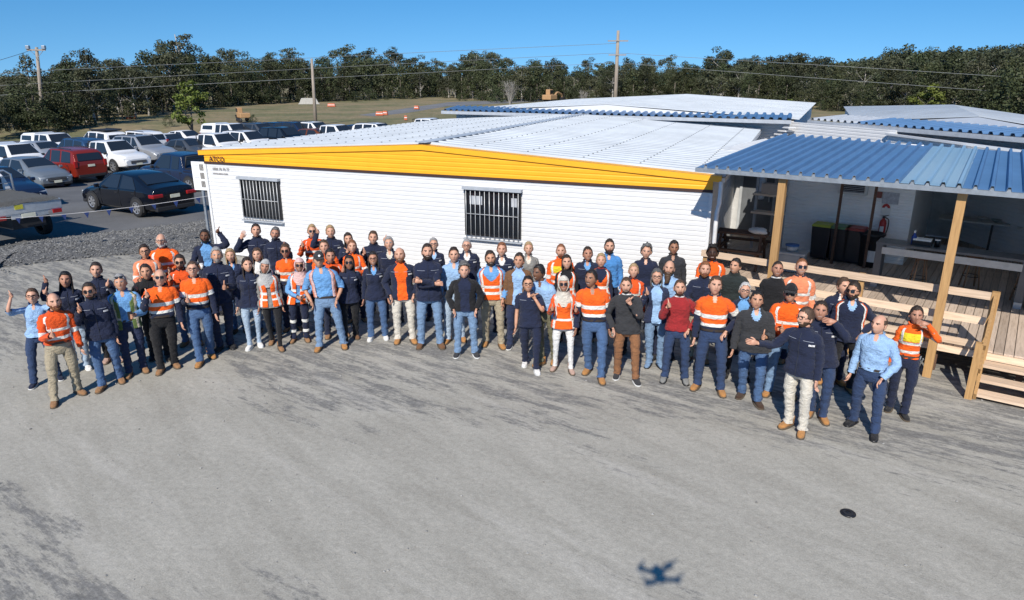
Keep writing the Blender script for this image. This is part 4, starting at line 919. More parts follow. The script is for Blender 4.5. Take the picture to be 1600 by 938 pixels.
def tree_proto(kind, seed):
    """unit tree: height 1 scaled later by object scale in metres (built at 10 m)"""
    rng = np.random.default_rng(seed); H = 10.0; root = empty('forest_tree'); tr = MB(); C = []; Rr = []
    if kind == 'gum':          # open spreading crown, clumps on limbs
        tr.tube(crom([(0, 0, -.2), (.08, .05, 2.5), (-.1, .1, 5), (.05, 0, 8)], 12), np.linspace(.24, .06, 12), 8)
        for i in range(20):
            a = rng.uniform(0, 6.28); z0 = rng.uniform(1.6, 6.8); z1 = z0 + rng.uniform(.9, 2.6); r = rng.uniform(1.0, 2.9) * (1.15 - .45 * abs(z1 - 6.5) / 4)
            e = np.array([r * math.cos(a), r * math.sin(a), min(z1, 9.1)]); tr.tube(crom([(0, 0, z0), e * .5 + [0, 0, z0 * .5 - .2], e], 7), np.linspace(.08, .02, 7), 5)
            for k in range(3): C.append(e + rng.normal(size=3) * [.55, .55, .4]); q = rng.uniform(.5, 1.05); Rr.append(np.array([q * 1.15, q * 1.15, q * .72]))
        for k in range(5): C.append(np.array([rng.normal() * .7, rng.normal() * .7, rng.uniform(8.0, 9.5)])); Rr.append(np.array([.8, .8, .5]))
        per, size = 85, .165; ml = M_leaf_e
    elif kind == 'dense':      # full rounded crown down to the ground
        tr.tube([(0, 0, -.2), (0, 0, 6)], [.2, .08], 8)
        for i in range(64):
            z = rng.uniform(.3, 9.2); rmax = 3.0 * math.sin(math.pi * min(1, (z + 2.2) / 12.0)) ** .6; a = rng.uniform(0, 6.28); r = rmax * rng.uniform(.35, 1.0)
            C.append(np.array([r * math.cos(a), r * math.sin(a), z])); q = rng.uniform(.55, 1.15); Rr.append(np.array([q, q, q * .85]))
        per, size = 62, .18; ml = M_leaf_d
    elif kind == 'cone':       # pointed hoop-pine like crown
        tr.tube([(0, 0, -.2), (0, 0, 9.6)], [.2, .03], 8)
        for i in range(60):
            z = 1.0 + 8.7 * (i / 60) + rng.uniform(-.2, .2); rmax = max(.25, 2.4 * (1 - (z / 10.2) ** 1.9)); a = i * 2.4 + rng.uniform(-.3, .3); r = rmax * rng.uniform(.6, 1.0)
            C.append(np.array([r * math.cos(a), r * math.sin(a), z])); q = rng.uniform(.42, .8); Rr.append(np.array([q, q, q * .8]))
        per, size = 70, .16; ml = M_leaf_e
    elif kind == 'tall':       # tall emergent gum, layered bluish clumps
        tr.tube(crom([(0, 0, -.2), (.1, 0, 3), (-.15, .1, 6), (.1, .1, 9)], 12), np.linspace(.2, .05, 12), 8)
        for i in range(15):
            a = rng.uniform(0, 6.28); z = rng.uniform(4.2, 9.6); r = rng.uniform(.3, 2.1) * (1.1 - abs(z - 7.6) / 4.5); e = np.array([r * math.cos(a), r * math.sin(a), z])
            tr.tube(crom([(0, 0, max(2, z - 2)), e * .55 + [0, 0, z * .45 - .5], e], 6), np.linspace(.06, .018, 6), 5)
            for k in range(2): C.append(e + rng.normal(size=3) * [.45, .45, .2]); q = rng.uniform(.4, .85); Rr.append(np.array([q * 1.3, q * 1.3, q * .5]))
        per, size = 64, .15; ml = M_leaf_e
    elif kind == 'bush':
        tr.tube([(0, 0, -.2), (0, 0, 5)], [.16, .05], 6)
        for i in range(34):
            z = rng.uniform(.6, 8.6); rmax = 4.2 * math.sin(math.pi * min(1, (z + 3.0) / 12.5)); a = rng.uniform(0, 6.28); r = rmax * rng.uniform(.3, 1.0)
            C.append(np.array([r * math.cos(a), r * math.sin(a), z])); q = rng.uniform(.8, 1.6); Rr.append(np.array([q, q, q * .9]))
        per, size = 26, .26; ml = M_leaf_d
    elif kind == 'light':      # the sparse yellow-green roadside tree
        for k in range(4): tr.tube(crom([(rng.normal() * .1, rng.normal() * .1, -.2), (rng.normal() * .5, rng.normal() * .5, 3), (rng.normal() * 1.3, rng.normal() * 1.3, 6.5)], 9), np.linspace(.13, .03, 9), 6)
        for i in range(34):
            z = rng.uniform(2.0, 9.4); rmax = 3.5 * math.sin(math.pi * min(1, (z + .6) / 11.2)) ** .8; a = rng.uniform(0, 6.28); r = rmax * rng.uniform(.2, 1.0)
            C.append(np.array([r * math.cos(a), r * math.sin(a), z])); q = rng.uniform(.5, 1.1); Rr.append(np.array([q, q, q * .75]))
        per, size = 62, .30; ml = M_leaf_l
    else:                      # bare grey tree
        for k in range(46):
            a = rng.uniform(0, 6.28); e = np.array([2.6 * math.cos(a) * rng.uniform(.3, 1), 2.6 * math.sin(a) * rng.uniform(.3, 1), rng.uniform(5, 9.6)]); tr.tube(crom([(0, 0, 0), e * .35 + [0, 0, 1.2], e], 7), np.linspace(.09, .015, 7), 4)
            for j in range(4): e2 = e + rng.normal(size=3) * [.8, .8, .7]; tr.tube([e * .7 + [0, 0, .8], e2], [.025, .012], 3); C.append(e2); Rr.append(np.array([.3, .3, .3]))
        per, size = 70, .07; ml = M_leaf_g
    tr.obj('trunk', M_bark if kind not in ('tall', 'bare', 'gum') else M_bark_pale, root, True)
    V, f = leaf_cloud(C, Rr, per, size, rng); b = MB(); b.add(V, f); b.obj('crown', ml, root)
    return root
TP = {}
for kd, n in (('gum', 4), ('dense', 4), ('cone', 2), ('tall', 2), ('bush', 3), ('light', 1), ('bare', 1)):
    TP[kd] = [tree_proto(kd, 100 + 17 * i + len(kd)) for i in range(n)]
_tu = set(); TREES = 0
def put_tree(kind, x, y, h, label, group, wide=1.0, z=0.0, name=None, leaf=None):
    global TREES
    i = random.randrange(len(TP[kind])); src = TP[kind][i]
    t = src if (kind, i) not in _tu else copy_tree(src); _tu.add((kind, i))
    s = h / 10.0; t.location = (x, y, z); t.scale = (s * wide, s * wide, s); t.rotation_euler = (0, 0, random.uniform(0, 6.28))
    tag(t, label, 'tree' if kind != 'bush' else 'shrub', group); t.name = name or ('forest_tree' if kind != 'bush' else 'shrub')
    if leaf:
        for ch in t.children:
            if ch.name.startswith('crown'): ch.material_slots[0].link = 'OBJECT'; ch.material_slots[0].material = leaf
    TREES += 1; return t
SKYL = [(-60, 120), (0, 132), (20, 110), (38, 84), (62, 112), (85, 96), (100, 84), (131, 74), (150, 92), (172, 84), (195, 84), (215, 72), (240, 68), (270, 45), (296, 62), (320, 76), (355, 72), (380, 82), (400, 84), (450, 73), (475, 88), (510, 78), (540, 68), (575, 72), (600, 76), (630, 72), (660, 90), (690, 98), (725, 88), (745, 78), (775, 84), (800, 90), (835, 88), (855, 86), (900, 97), (950, 94), (1000, 91), (1060, 92), (1090, 96), (1130, 77), (1165, 84), (1200, 84), (1240, 81), (1290, 94), (1350, 96), (1370, 76), (1385, 72), (1420, 76), (1445, 68), (1500, 67), (1560, 68), (1620, 74), (1700, 78)]
BASE = [(-60, 214), (0, 206), (100, 200), (200, 187), (270, 174), (330, 168), (400, 163), (500, 159), (600, 155), (680, 152), (760, 158), (900, 160), (1100, 160), (1300, 172), (1450, 186), (1600, 206), (1720, 215)]
def skyline(x): return float(np.interp(x, [p[0] for p in SKYL], [p[1] for p in SKYL]))
def base(x): return float(np.interp(x, [p[0] for p in BASE], [p[1] for p in BASE]))
ZONES = [(60, 'left of the left power pole'), (160, 'above the red car'), (240, 'above the silver SUV'), (330, 'behind the yellow-green tree'), (420, 'above the white utes'), (485, 'left of the middle power pole'), (560, 'right of the middle power pole'), (640, 'above the orange barriers'), (720, 'at the left end of the far hall roof'), (840, 'behind the leafless tree'), (950, 'left of the tall power pole'), (1060, 'right of the tall power pole'), (1180, 'above the far hall roof ridge'), (1300, 'above the gap between the halls'), (1420, 'above the left end of the right hall roof'), (1530, 'above the right hall roof'), (9999, 'at the right edge of the picture')]
LOOK = dict(dense='rounded dark tree', gum='open-crowned gum tree', bush='low bushy tree')
def flabel(kind, row, px):
    z = next(n for lim, n in ZONES if px < lim)
    return '%s, %s forest row, %s' % (LOOK[kind], row, z)
G_F, G_B, G_S = 'trees of the forest edge', 'trees rising at the back of the forest', 'shrubs along the foot of the forest'
# front row: foot on the field, reaches part of the way up
x = -50.0
while x < 1690:
    yb = base(x) + random.uniform(-2, 1); p = gz(x, yb); Y = p[1]
    top = skyline(x); yt = yb + (top - yb) * random.uniform(.52, .86); h = dep(x, yt, Y)[2]
    kd = random.choice(('dense', 'dense', 'gum', 'bush')) if h > 2.5 else 'bush'; put_tree(kd, p[0], p[1] + 1.5, max(2.5, h), flabel(kd, 'front', x), G_F, random.uniform(.85, 1.25))
    x += max(10, h * 3.0 * 1088 / Y / 10 * 1.0) * random.uniform(.75, 1.15)
# shrubs right on the field edge
x = -40.0
while x < 1660:
    yb = base(x) + random.uniform(0, 2.5); p = gz(x, yb); put_tree('bush', p[0], p[1], random.uniform(1.4, 3.0), 'green shrub, forest foot, ' + next(n for lim, n in ZONES if x < lim), G_S, random.uniform(.9, 1.5)); x += random.uniform(22, 40)
# middle and back rows fill up to the skyline
for row, (dy, lo, hi) in enumerate(((9, .78, .93), (20, .93, 1.0), (34, .97, 1.02))):
    x = -55.0 + 7 * row
    while x < 1690:
        yb = base(x); Y = gz(x, yb)[1] + dy + random.uniform(-3, 3); top = skyline(x); yt = yb + (top - yb) * (random.uniform(lo, hi) if row < 2 else random.choice((.86, .93, 1.0, 1.06))); P = dep(x, yt, Y); h = max(3.5, P[2])
        kd = random.choice(('gum', 'dense', 'gum') if row else ('dense', 'dense', 'gum')); put_tree(kd, P[0], Y, h, flabel(kd, ('second', 'third', 'rear')[row], x), G_B if row == 2 else G_F, random.uniform(.85, 1.2))
        x += h * 3.2 / Y * 1088 / 10 * 2.1 * random.uniform(.6, 1.25)
def spot(kind, px, ptop, pbase, dy, label, wide=1.0, **kw):
    p = gz(px, pbase); Y = p[1] + dy; P = dep(px, ptop, Y); return put_tree(kind, P[0], Y, P[2], label, None, wide, **kw)
spot('tall', 272, 41, 172, 14, 'tall bluish gum tree, highest on the left skyline', 1.05)
spot('cone', 37, 83, 203, 6, 'pointed dark pine left of the left power pole', 1.1)
spot('cone', 131, 74, 196, 8, 'rounded conical tree on the left skyline right of the power pole', 1.15)
spot('cone', 101, 84, 198, 10, 'narrow conical tree just right of the left power pole', .9)
spot('tall', 451, 72, 160, 10, 'flat-topped gum left of the middle power pole', 1.1)
spot('tall', 745, 77, 158, 10, 'ragged gum tree rising over the far hall roof', 1.1)
spot('gum', 1130, 76, 160, 8, 'broad gum crown above the site hall roof, right of the tall pole', 1.0)
spot('gum', 1240, 80, 165, 6, 'rounded gum crown over the gap between the two halls', 1.0)
spot('bare', 797, 125, 165, -14, 'leafless grey tree behind the far hall roof', 1.1)
spot('bare', 912, 140, 166, -14, 'small leafless grey tree left of the tall power pole', 1.0)
t = put_tree('light', *gz(300, 206)[:2], 4.35, 'sparse yellow-green tree standing by the car park', None, 1.05, name="roadside_tree")
spot('bush', 262, 178, 197, 0, 'round dark bush left of the yellow-green tree', 1.2)
spot('bush', 395, 178, 192, 0, 'round dark bush behind the white canopy ute', 1.3)
spot('light', 1115, 110, 166, -6, 'olive-green tree just right of the tall power pole', 1.2, leaf=M_leaf_e)
spot('light', 1235, 155, 172, -8, 'yellowish shrub tree over the left hall roof ridge', 1.2)
spot('light', 1455, 130, 186, -6, 'yellow-green tree over the right-hand hall roof', 1.2)
for kd in TP:
    for i, q in enumerate(TP[kd]):
        if (kd, i) not in _tu:
            for ch in list(q.children): bpy.data.objects.remove(ch)
            bpy.data.objects.remove(q)
# far wooded hill at the right
def hill():
    b = MB(); nx, ny = 60, 14; V = []
    for j in range(ny):
        for i in range(nx):
            X = 60 + 540 * i / (nx - 1); Y = 330 + 160 * j / (ny - 1); t = math.sin(math.pi * j / (ny - 1)); e = math.exp(-((X - 320) / 110) ** 2)
            V.append((X, Y, -1 + (13 * e + 6) * t * (1 + .06 * math.sin(X * .11 + j)) + random.uniform(-.8, .8) * t))
    b.add(V, grid_faces(ny, nx, False)); o = b.obj('hill', leafm('hill_forest_floor', (.03, .05, .02)), None, True); tag(o, kind='structure')
    rng = np.random.default_rng(5); C = []; Rr = []
    for k in range(1500):
        X = rng.uniform(110, 560); j = rng.uniform(.02, .55); e = math.exp(-((X - 320) / 110) ** 2); z = -1 + (13 * e + 6) * math.sin(math.pi * j); r = rng.uniform(2.0, 4.2)
        C.append(np.array([X, 330 + 160 * j, z + r * .5])); Rr.append(np.array([r, r, r * .9]))
    V, f = leaf_cloud(C, Rr, 4.5, .8, rng); b = MB(); b.add(V, f); o = b.obj('far_forest', M_leaf_e); tag(o, 'hazy forest covering the far hill at the right', 'forest', kind='stuff')
hill()

# ================================================================== power poles and wires
M_polew = M('pole_timber', (.30, .255, .21), .9, var=.25, scale=2, stretch=(6, 6, .6))
def pole(label, px0, py0, px1, py1, Y, arm=None, w=.16):
    a = dep(px0, py0, Y); t = dep(px1, py1, Y); o = empty('power_pole', (a[0], Y, 0)); tag(o, label, 'power pole')
    h = t[2]; b = MB(); b.tube([(0, 0, -.3), (t[0] - a[0], 0, h)], [w, w * .62], 12); b.obj('shaft', M_polew, o, True)
    tx = t[0] - a[0]
    if arm:
        b = MB(); b.box((tx, -.12, h - .25), (arm, .11, .13)); b.obj('crossarm', M_polew, o)
        for s in (-1, 1):
            b = MB(); b.box((tx + s * (arm / 2 - .12), -.12, h - .02), (.32, .3, .34)); bevel(b.obj('floodlight', M_galv, o), .04)
            b = MB(); b.bar((tx + s * arm * .35, -.08, h - .3), (tx, -.08, h - .9), .04, .04); b.obj('brace', M_galv, o)
    return np.array([t[0], Y, h])
pL = pole('leaning timber power pole with a crossarm at the left', 71, 210, 57, 74, 70, 1.75, .21)
pM = pole('timber power pole behind the parked cars in the middle', 493, 192, 487, 92, 72, None, .19)
pR = pole('tall grey power pole rising behind the site hall', 961, 168, 966, 48, 84, None, .26)
for (z, l) in ((-1.1, 2.3), (-2.6, 2.0)):
    o = [q for q in bpy.data.objects if q.name.startswith('power_pole')][-1]
    b = MB(); b.box((pR[0] - o.location.x, -.2, pR[2] + z), (l, .1, .12)); b.obj('crossarm', M_polew, o)
M_wire = M('wire', (.22, .23, .23), .5, .3)
def wire(label, pts, r=.02):
    P = crom([dep(*p) for p in pts], 60); o = empty('power_line', tuple(P[0])); tag(o, label, 'power line'); b = MB(); b.tube(P - P[0], r, 5); b.obj('cable', M_wire, o)
wire('uppermost power line crossing the forest at the left', [(-60, 122, 66), (60, 111, 68), (400, 95, 76), (640, 83, 81), (964, 68, 84)])
wire('middle power line crossing the forest at the left', [(-60, 140, 66), (0, 134, 67), (400, 112, 75), (665, 98, 80), (963, 83, 84)])
wire('lowest power line crossing the forest at the left', [(-60, 153, 66), (0, 149, 67), (400, 127, 75), (660, 114, 80), (962, 98, 84)])
wire('upper power line running right from the tall pole', [(966, 83, 84), (1110, 92, 80), (1350, 106, 74), (1680, 127, 68)])
wire('lower power line running right from the tall pole', [(962, 98, 84), (1100, 109, 80), (1300, 124, 75), (1680, 152, 68)])
wire('short power line going left from the left pole head', [(50, 78, 70), (20, 88, 66), (-60, 112, 58)])
# ================================================================== roadworks odds and ends on the field
M_or = M('safety_orange', (.5, .13, .06), .6)
def barrier(px, py, label, w=2.0):
    p = gz(px, py); o = empty('safety_barrier', (p[0], p[1], 0), random.uniform(-.4, .2)); tag(o, label, 'barrier', 'orange barriers on the field')
    b = MB(); b.box((0, 0, .26), (w * .45, .3, .5), taper=.8); bevel(b.obj('block', M_or, o), .05)
    b = MB(); b.box((0, -.147, .28), (w * .36, .02, .08)); b.obj('white_stripe', M('barrier_white', (.8, .8, .8), .5), o)
barrier(593, 181, 'orange barrier by the road, left one of the middle pair', 2.2); barrier(602, 180, 'orange barrier by the road, right one of the middle pair', 1.6)
barrier(651, 171, 'orange barrier farther up the road near the trees', 1.8); barrier(634, 188, 'narrow orange barrier nearest the far white ute', .8)
barrier(205, 186, 'orange barrier at the forest edge, far left', 2.4); barrier(518, 167, 'orange barrier lying low on the field', 3.0)
for (px, py, l) in ((483, 163, 'long grey concrete barrier beside the middle pole'), ):
    p = gz(px, py); o = empty('concrete_barrier', (p[0], p[1], 0), R(12)); tag(o, l, 'barrier'); b = MB(); b.box((0, 0, .5), (3.4, .6, 1.0), taper=.7); bevel(b.obj('block', M('concrete', (.42, .41, .38), .9), o), .04); b = MB(); b.box((0, 0, .06), (3.5, .7, .12)); b.obj('foot', _MC['concrete'], o)
def excavator(px, py, label, s=1.0, rz=.3):
    p = gz(px, py); o = empty('excavator', (p[0], p[1], 0), rz); o.scale = (s, s, s); tag(o, label, 'excavator')
    My = M('digger_orange', (.42, .25, .12), .6)
    for q in (-1, 1):
        b = MB(); b.box((0, q * .75, .35), (2.8, .4, .6)); bevel(b.obj('track', M_plastic, o), .2)
    b = MB(); b.box((-.3, 0, 1.15), (2.3, 1.7, .8)); bevel(b.obj('house', My, o), .1)
    b = MB(); b.box((.35, .45, 1.9), (1.1, .8, 1.0)); bevel(b.obj('cab', My, o), .08); b = MB(); b.box((.45, .45, 1.98), (1.02, .84, .6)); b.obj('cab_window', M_autoglass, o)
    b = MB(); b.tube(crom([(.8, -.2, 1.2), (2.0, -.2, 1.9), (3.4, -.2, 1.5)], 10), .16, 6); b.obj('boom', My, o); b = MB(); b.bar((3.4, -.2, 1.6), (3.8, -.2, .8), .2, .26); b.obj('arm', My, o); b = MB(); b.box((3.75, -.2, .75), (.6, .7, .6), taper=1.3); b.obj('bucket', M_plastic, o)
excavator(381, 191, 'tan excavator partly hidden behind the parked utes', .62, 2.2); excavator(860, 163, 'small tan excavator at the foot of the forest behind the hall', 1.0, 1.0)
# ================================================================== people
SKINS = [(.50, .275, .175), (.42, .22, .145), (.30, .155, .095), (.16, .078, .045), (.055, .028, .018), (.56, .325, .225)]
def skin_mat(i):
    k = 'skin%d' % i
    if k in _MC: return _MC[k]
    m, t, b = nodes(k); c = SKINS[i]; f = noise_tex(t, 14, 4)
    t.links.new(ramp(t, f, [(.3, (c[0] * .88, c[1] * .8, c[2] * .8)), (.7, (min(1, c[0] * 1.08), c[1] * 1.08, c[2] * 1.08))]), b.inputs['Base Color'])
    b.inputs['Roughness'].default_value = .5; b.inputs['Subsurface Weight'].default_value = .0; b.inputs['Specular IOR Level'].default_value = .35
    _MC[k] = m; return m
HAIRC = dict(black=(.012, .010, .009), dark=(.028, .018, .012), brown=(.07, .04, .022), red=(.19, .075, .03), blonde=(.34, .235, .12), grey=(.27, .265, .26), white=(.50, .49, .47), dgrey=(.10, .098, .095))
def hair_mat(c): return M('hair_' + c, HAIRC[c], .55, var=.35, scale=40, bmp=.6, bscale=120)
CL = dict(navy=(.014, .020, .048), navy2=(.022, .032, .075), black=(.013, .013, .015), char=(.035, .036, .04), orange=(.86, .125, .012), dorange=(.72, .09, .015), yellow=(.75, .60, .03), tape=(.74, .74, .70), lblue=(.30, .47, .72), sky=(.14, .33, .62), bblue=(.07, .24, .55), white=(.75, .74, .72), cream=(.60, .52, .40), khaki=(.36, .31, .22), stone=(.62, .58, .50), denim=(.065, .125, .25), denimd=(.028, .052, .12), deniml=(.17, .27, .42), denimp=(.36, .46, .58), tan=(.42, .20, .065), btan=(.30, .16, .075), brown=(.17, .085, .04), dbrown=(.06, .033, .02), rust=(.26, .12, .055), red=(.30, .022, .025), grey=(.22, .22, .21), lgrey=(.42, .42, .41), olive=(.15, .14, .085), green=(.12, .17, .05), pink=(.66, .44, .42), coral=(.80, .26, .13), plaid=(.03, .032, .04), puffer=(.02, .027, .027))
def cl(n): return cloth(n, CL[n])
M_sole = M('boot_sole', (.10, .075, .05), .9); M_eye = M('eye_dark', (.03, .022, .02), .3); M_lip = M('lip', (.33, .11, .095), .5); M_teeth = M('teeth', (.48, .36, .32), .4); M_lens = M('sunglass_lens', (.012, .011, .014), .12, spec=.7)
M_leather = M('belt_leather', (.03, .02, .014), .5)

def rotm(yaw=0, pitch=0, roll=0):
    return np.array(Matrix.Rotation(yaw, 3, 'Z') @ Matrix.Rotation(roll, 3, 'Y') @ Matrix.Rotation(pitch, 3, 'X'))
def head_pts(d, big=0.0):
    """d: unit directions (front is -y) -> head surface"""
    p = d * np.array([.0765, .098, .119]); x, y, z = p[:, 0].copy(), p[:, 1].copy(), p[:, 2].copy()
    jaw = np.clip((-z - .015) / .10, 0, 1); x *= 1 - .26 * jaw
    back = (y > 0); y = np.where(back, y * (1 - .30 * jaw), y * (1 - .05 * jaw)); y = np.where(back & (z > -.02), y * 1.06, y)
    fr = np.clip(-d[:, 1], 0, 1)
    y -= fr * (.024 * np.exp(-(x / .012) ** 2) * np.exp(-((z + .024) / .020) ** 2) + .010 * np.exp(-(x / .009) ** 2) * np.exp(-((z - .005) / .02) ** 2))
    y += fr * .009 * np.exp(-((np.abs(x) - .031) / .014) ** 2 - ((z - .008) / .012) ** 2)
    y -= fr * .005 * np.exp(-((z - .034) / .012) ** 2) * np.exp(-(x / .05) ** 2)
    y -= fr * .006 * np.exp(-(x / .022) ** 2 - ((z + .062) / .012) ** 2)
    y -= fr * .010 * np.exp(-(x / .022) ** 2 - ((z + .104) / .018) ** 2)
    return np.stack([x, y, z], 1)
NA, NP = 36, 30
_t = np.linspace(-np.pi, np.pi, NA, endpoint=False); _az = _t - .45 * np.sin(_t)
_ph = np.linspace(-np.pi / 2 * .985, np.pi / 2 * .985, NP)
_D = np.stack([np.cos(_ph)[:, None] * np.sin(_az)[None], -np.cos(_ph)[:, None] * np.cos(_az)[None], np.repeat(np.sin(_ph)[:, None], NA, 1)], -1).reshape(-1, 3)
_HF = grid_faces(NP, NA); _HP = head_pts(_D); _HC = _HP[_HF].mean(1); _HA = np.abs(np.arctan2(_HC[:, 0], -_HC[:, 1]))

def hand(b, W, d, up, style, s, side, mi=0):
    """hand at wrist W, fingers along d, thumb towards up"""
    d = np.array(d, float); d /= np.linalg.norm(d); up = np.array(up, float); up -= d * (up @ d); up /= np.linalg.norm(up) + 1e-9; n = np.cross(d, up) * side
    P = [W - d * .03 * s, W + d * .02 * s, W + d * .055 * s, W + d * .095 * s]
    T = np.array([[.020, .026], [.019, .034], [.017, .042], [.015, .041]]) * s; a = np.linspace(0, 2 * np.pi, 10, endpoint=False)
    V = np.concatenate([p + np.cos(a)[:, None] * n * t[0] + np.sin(a)[:, None] * up * t[1] for p, t in zip(P, T)]); f = grid_faces(4, 10).tolist(); f.append([30 + i for i in range(10)]); f.append(list(range(10))[::-1]); b.add(V, f, mi)
    curl = dict(fist=(1.35, 1.6, 1.1), relaxed=(.35, .45, .35), flat=(.06, .1, .1), hold=(.8, .9, .7))[style]
    for off, L in ((-.031, .062), (-.011, .076), (.010, .082), (.031, .072)):
        p = W + d * .092 * s + up * off * s; ang = 0; pts = [p - d * .015 * s, p]
        for seg, c_ in zip((.45, .32, .23), curl): ang += c_; pts.append(pts[-1] + (d * math.cos(ang) + n * math.sin(ang)) * L * seg * s)
        b.tube(pts, np.array([.0095, .0098, .0092, .0084, .0062]) * s, 6, mi)
    if style == 'fist': pts = [W + d * .035 * s + up * .02 * s, W + d * .06 * s + up * .048 * s, W + d * .062 * s + up * .085 * s, W + d * .056 * s + up * .115 * s]
    else: pts = [W + d * .03 * s + up * .02 * s, W + d * .05 * s + up * .045 * s + n * .01 * s, W + d * .08 * s + up * .058 * s + n * .018 * s, W + d * .105 * s + up * .06 * s + n * .024 * s]
    b.tube(pts, np.array([.014, .0125, .0115, .008]) * s, 6, mi)

def ik(S, Wt, l1, l2, pole):
    d = Wt - S; L = np.linalg.norm(d); mx = (l1 + l2) * .985
    if L > mx: Wt = S + d / L * mx; d = Wt - S; L = mx
    d = d / L; a = (l1 * l1 - l2 * l2 + L * L) / (2 * L); h = math.sqrt(max(0, l1 * l1 - a * a)); q = pole - d * (pole @ d); q /= np.linalg.norm(q) + 1e-9
    return S + d * a + q * h, Wt

# wrist targets for the arm at +x (mirrored for the other side), elbow pole, hand style, thumb direction
POSE = dict(down=((.235, -.03, .835), (.18, .95, 0), 'relaxed', (0, -1, 0)), pocket=((.195, -.08, .94), (.75, .8, 0), 'relaxed', (0, -1, .2)), thumb=((.12, -.33, 1.20), (.35, .3, -1), 'fist', (0, 0, 1)),
    thumbhi=((.19, -.30, 1.42), (.35, .1, -1), 'fist', (0, 0, 1)), raised=((.25, -.20, 1.70), (.35, -.2, -1), 'fist', (0, 0, 1)), chin=((.06, -.20, 1.40), (.6, -.2, -1), 'fist', (-.6, 0, 1)), shade=((.15, -.21, 1.58), (.75, -.3, -.8), 'flat', (0, -.5, -1)),
    cross=((-.10, -.225, 1.17), (.7, -.1, -.8), 'relaxed', (0, 0, 1)), clasp=((.07, -.27, 1.06), (.9, .3, -.4), 'relaxed', (0, 0, 1)), back=((.12, .20, .95), (.9, .4, 0), 'relaxed', (1, 0, 0)), hold=((.13, -.30, 1.13), (.7, .4, -.8), 'hold', (0, 0, 1)), wave=((.28, -.16, 1.56), (.6, -.1, -1), 'flat', (-1, 0, 0)), side=((.19, -.10, 1.0), (.8, .5, 0), 'relaxed', (0, -1, 0)), point=((.46, -.34, 1.28), (0, .3, -1), 'relaxed', (0, 0, 1)))
def jit(P, amp, sd, kz=1.0):
    """cloth folds: smooth pseudo-noise along normals is approximated by radial wobble"""
    q = P * np.array([23.0, 23.0, 31.0 * kz]) + sd
    q2 = P * np.array([61.0, 57.0, 83.0 * kz]) + sd * 1.7
    return amp * .45 * np.sin(q2[:, 0] + 2 * np.sin(q2[:, 1] * .6 + q2[:, 2] * .8)) * np.sin(q2[:, 2] * .7 + 1.3) + amp * (np.sin(q[:, 0] + 1.7 * np.sin(q[:, 2])) + np.sin(q[:, 2] * 1.3 + q[:, 1]) + .6 * np.sin(q[:, 0] * 2.1 - q[:, 2] * 1.9)) / 2.6

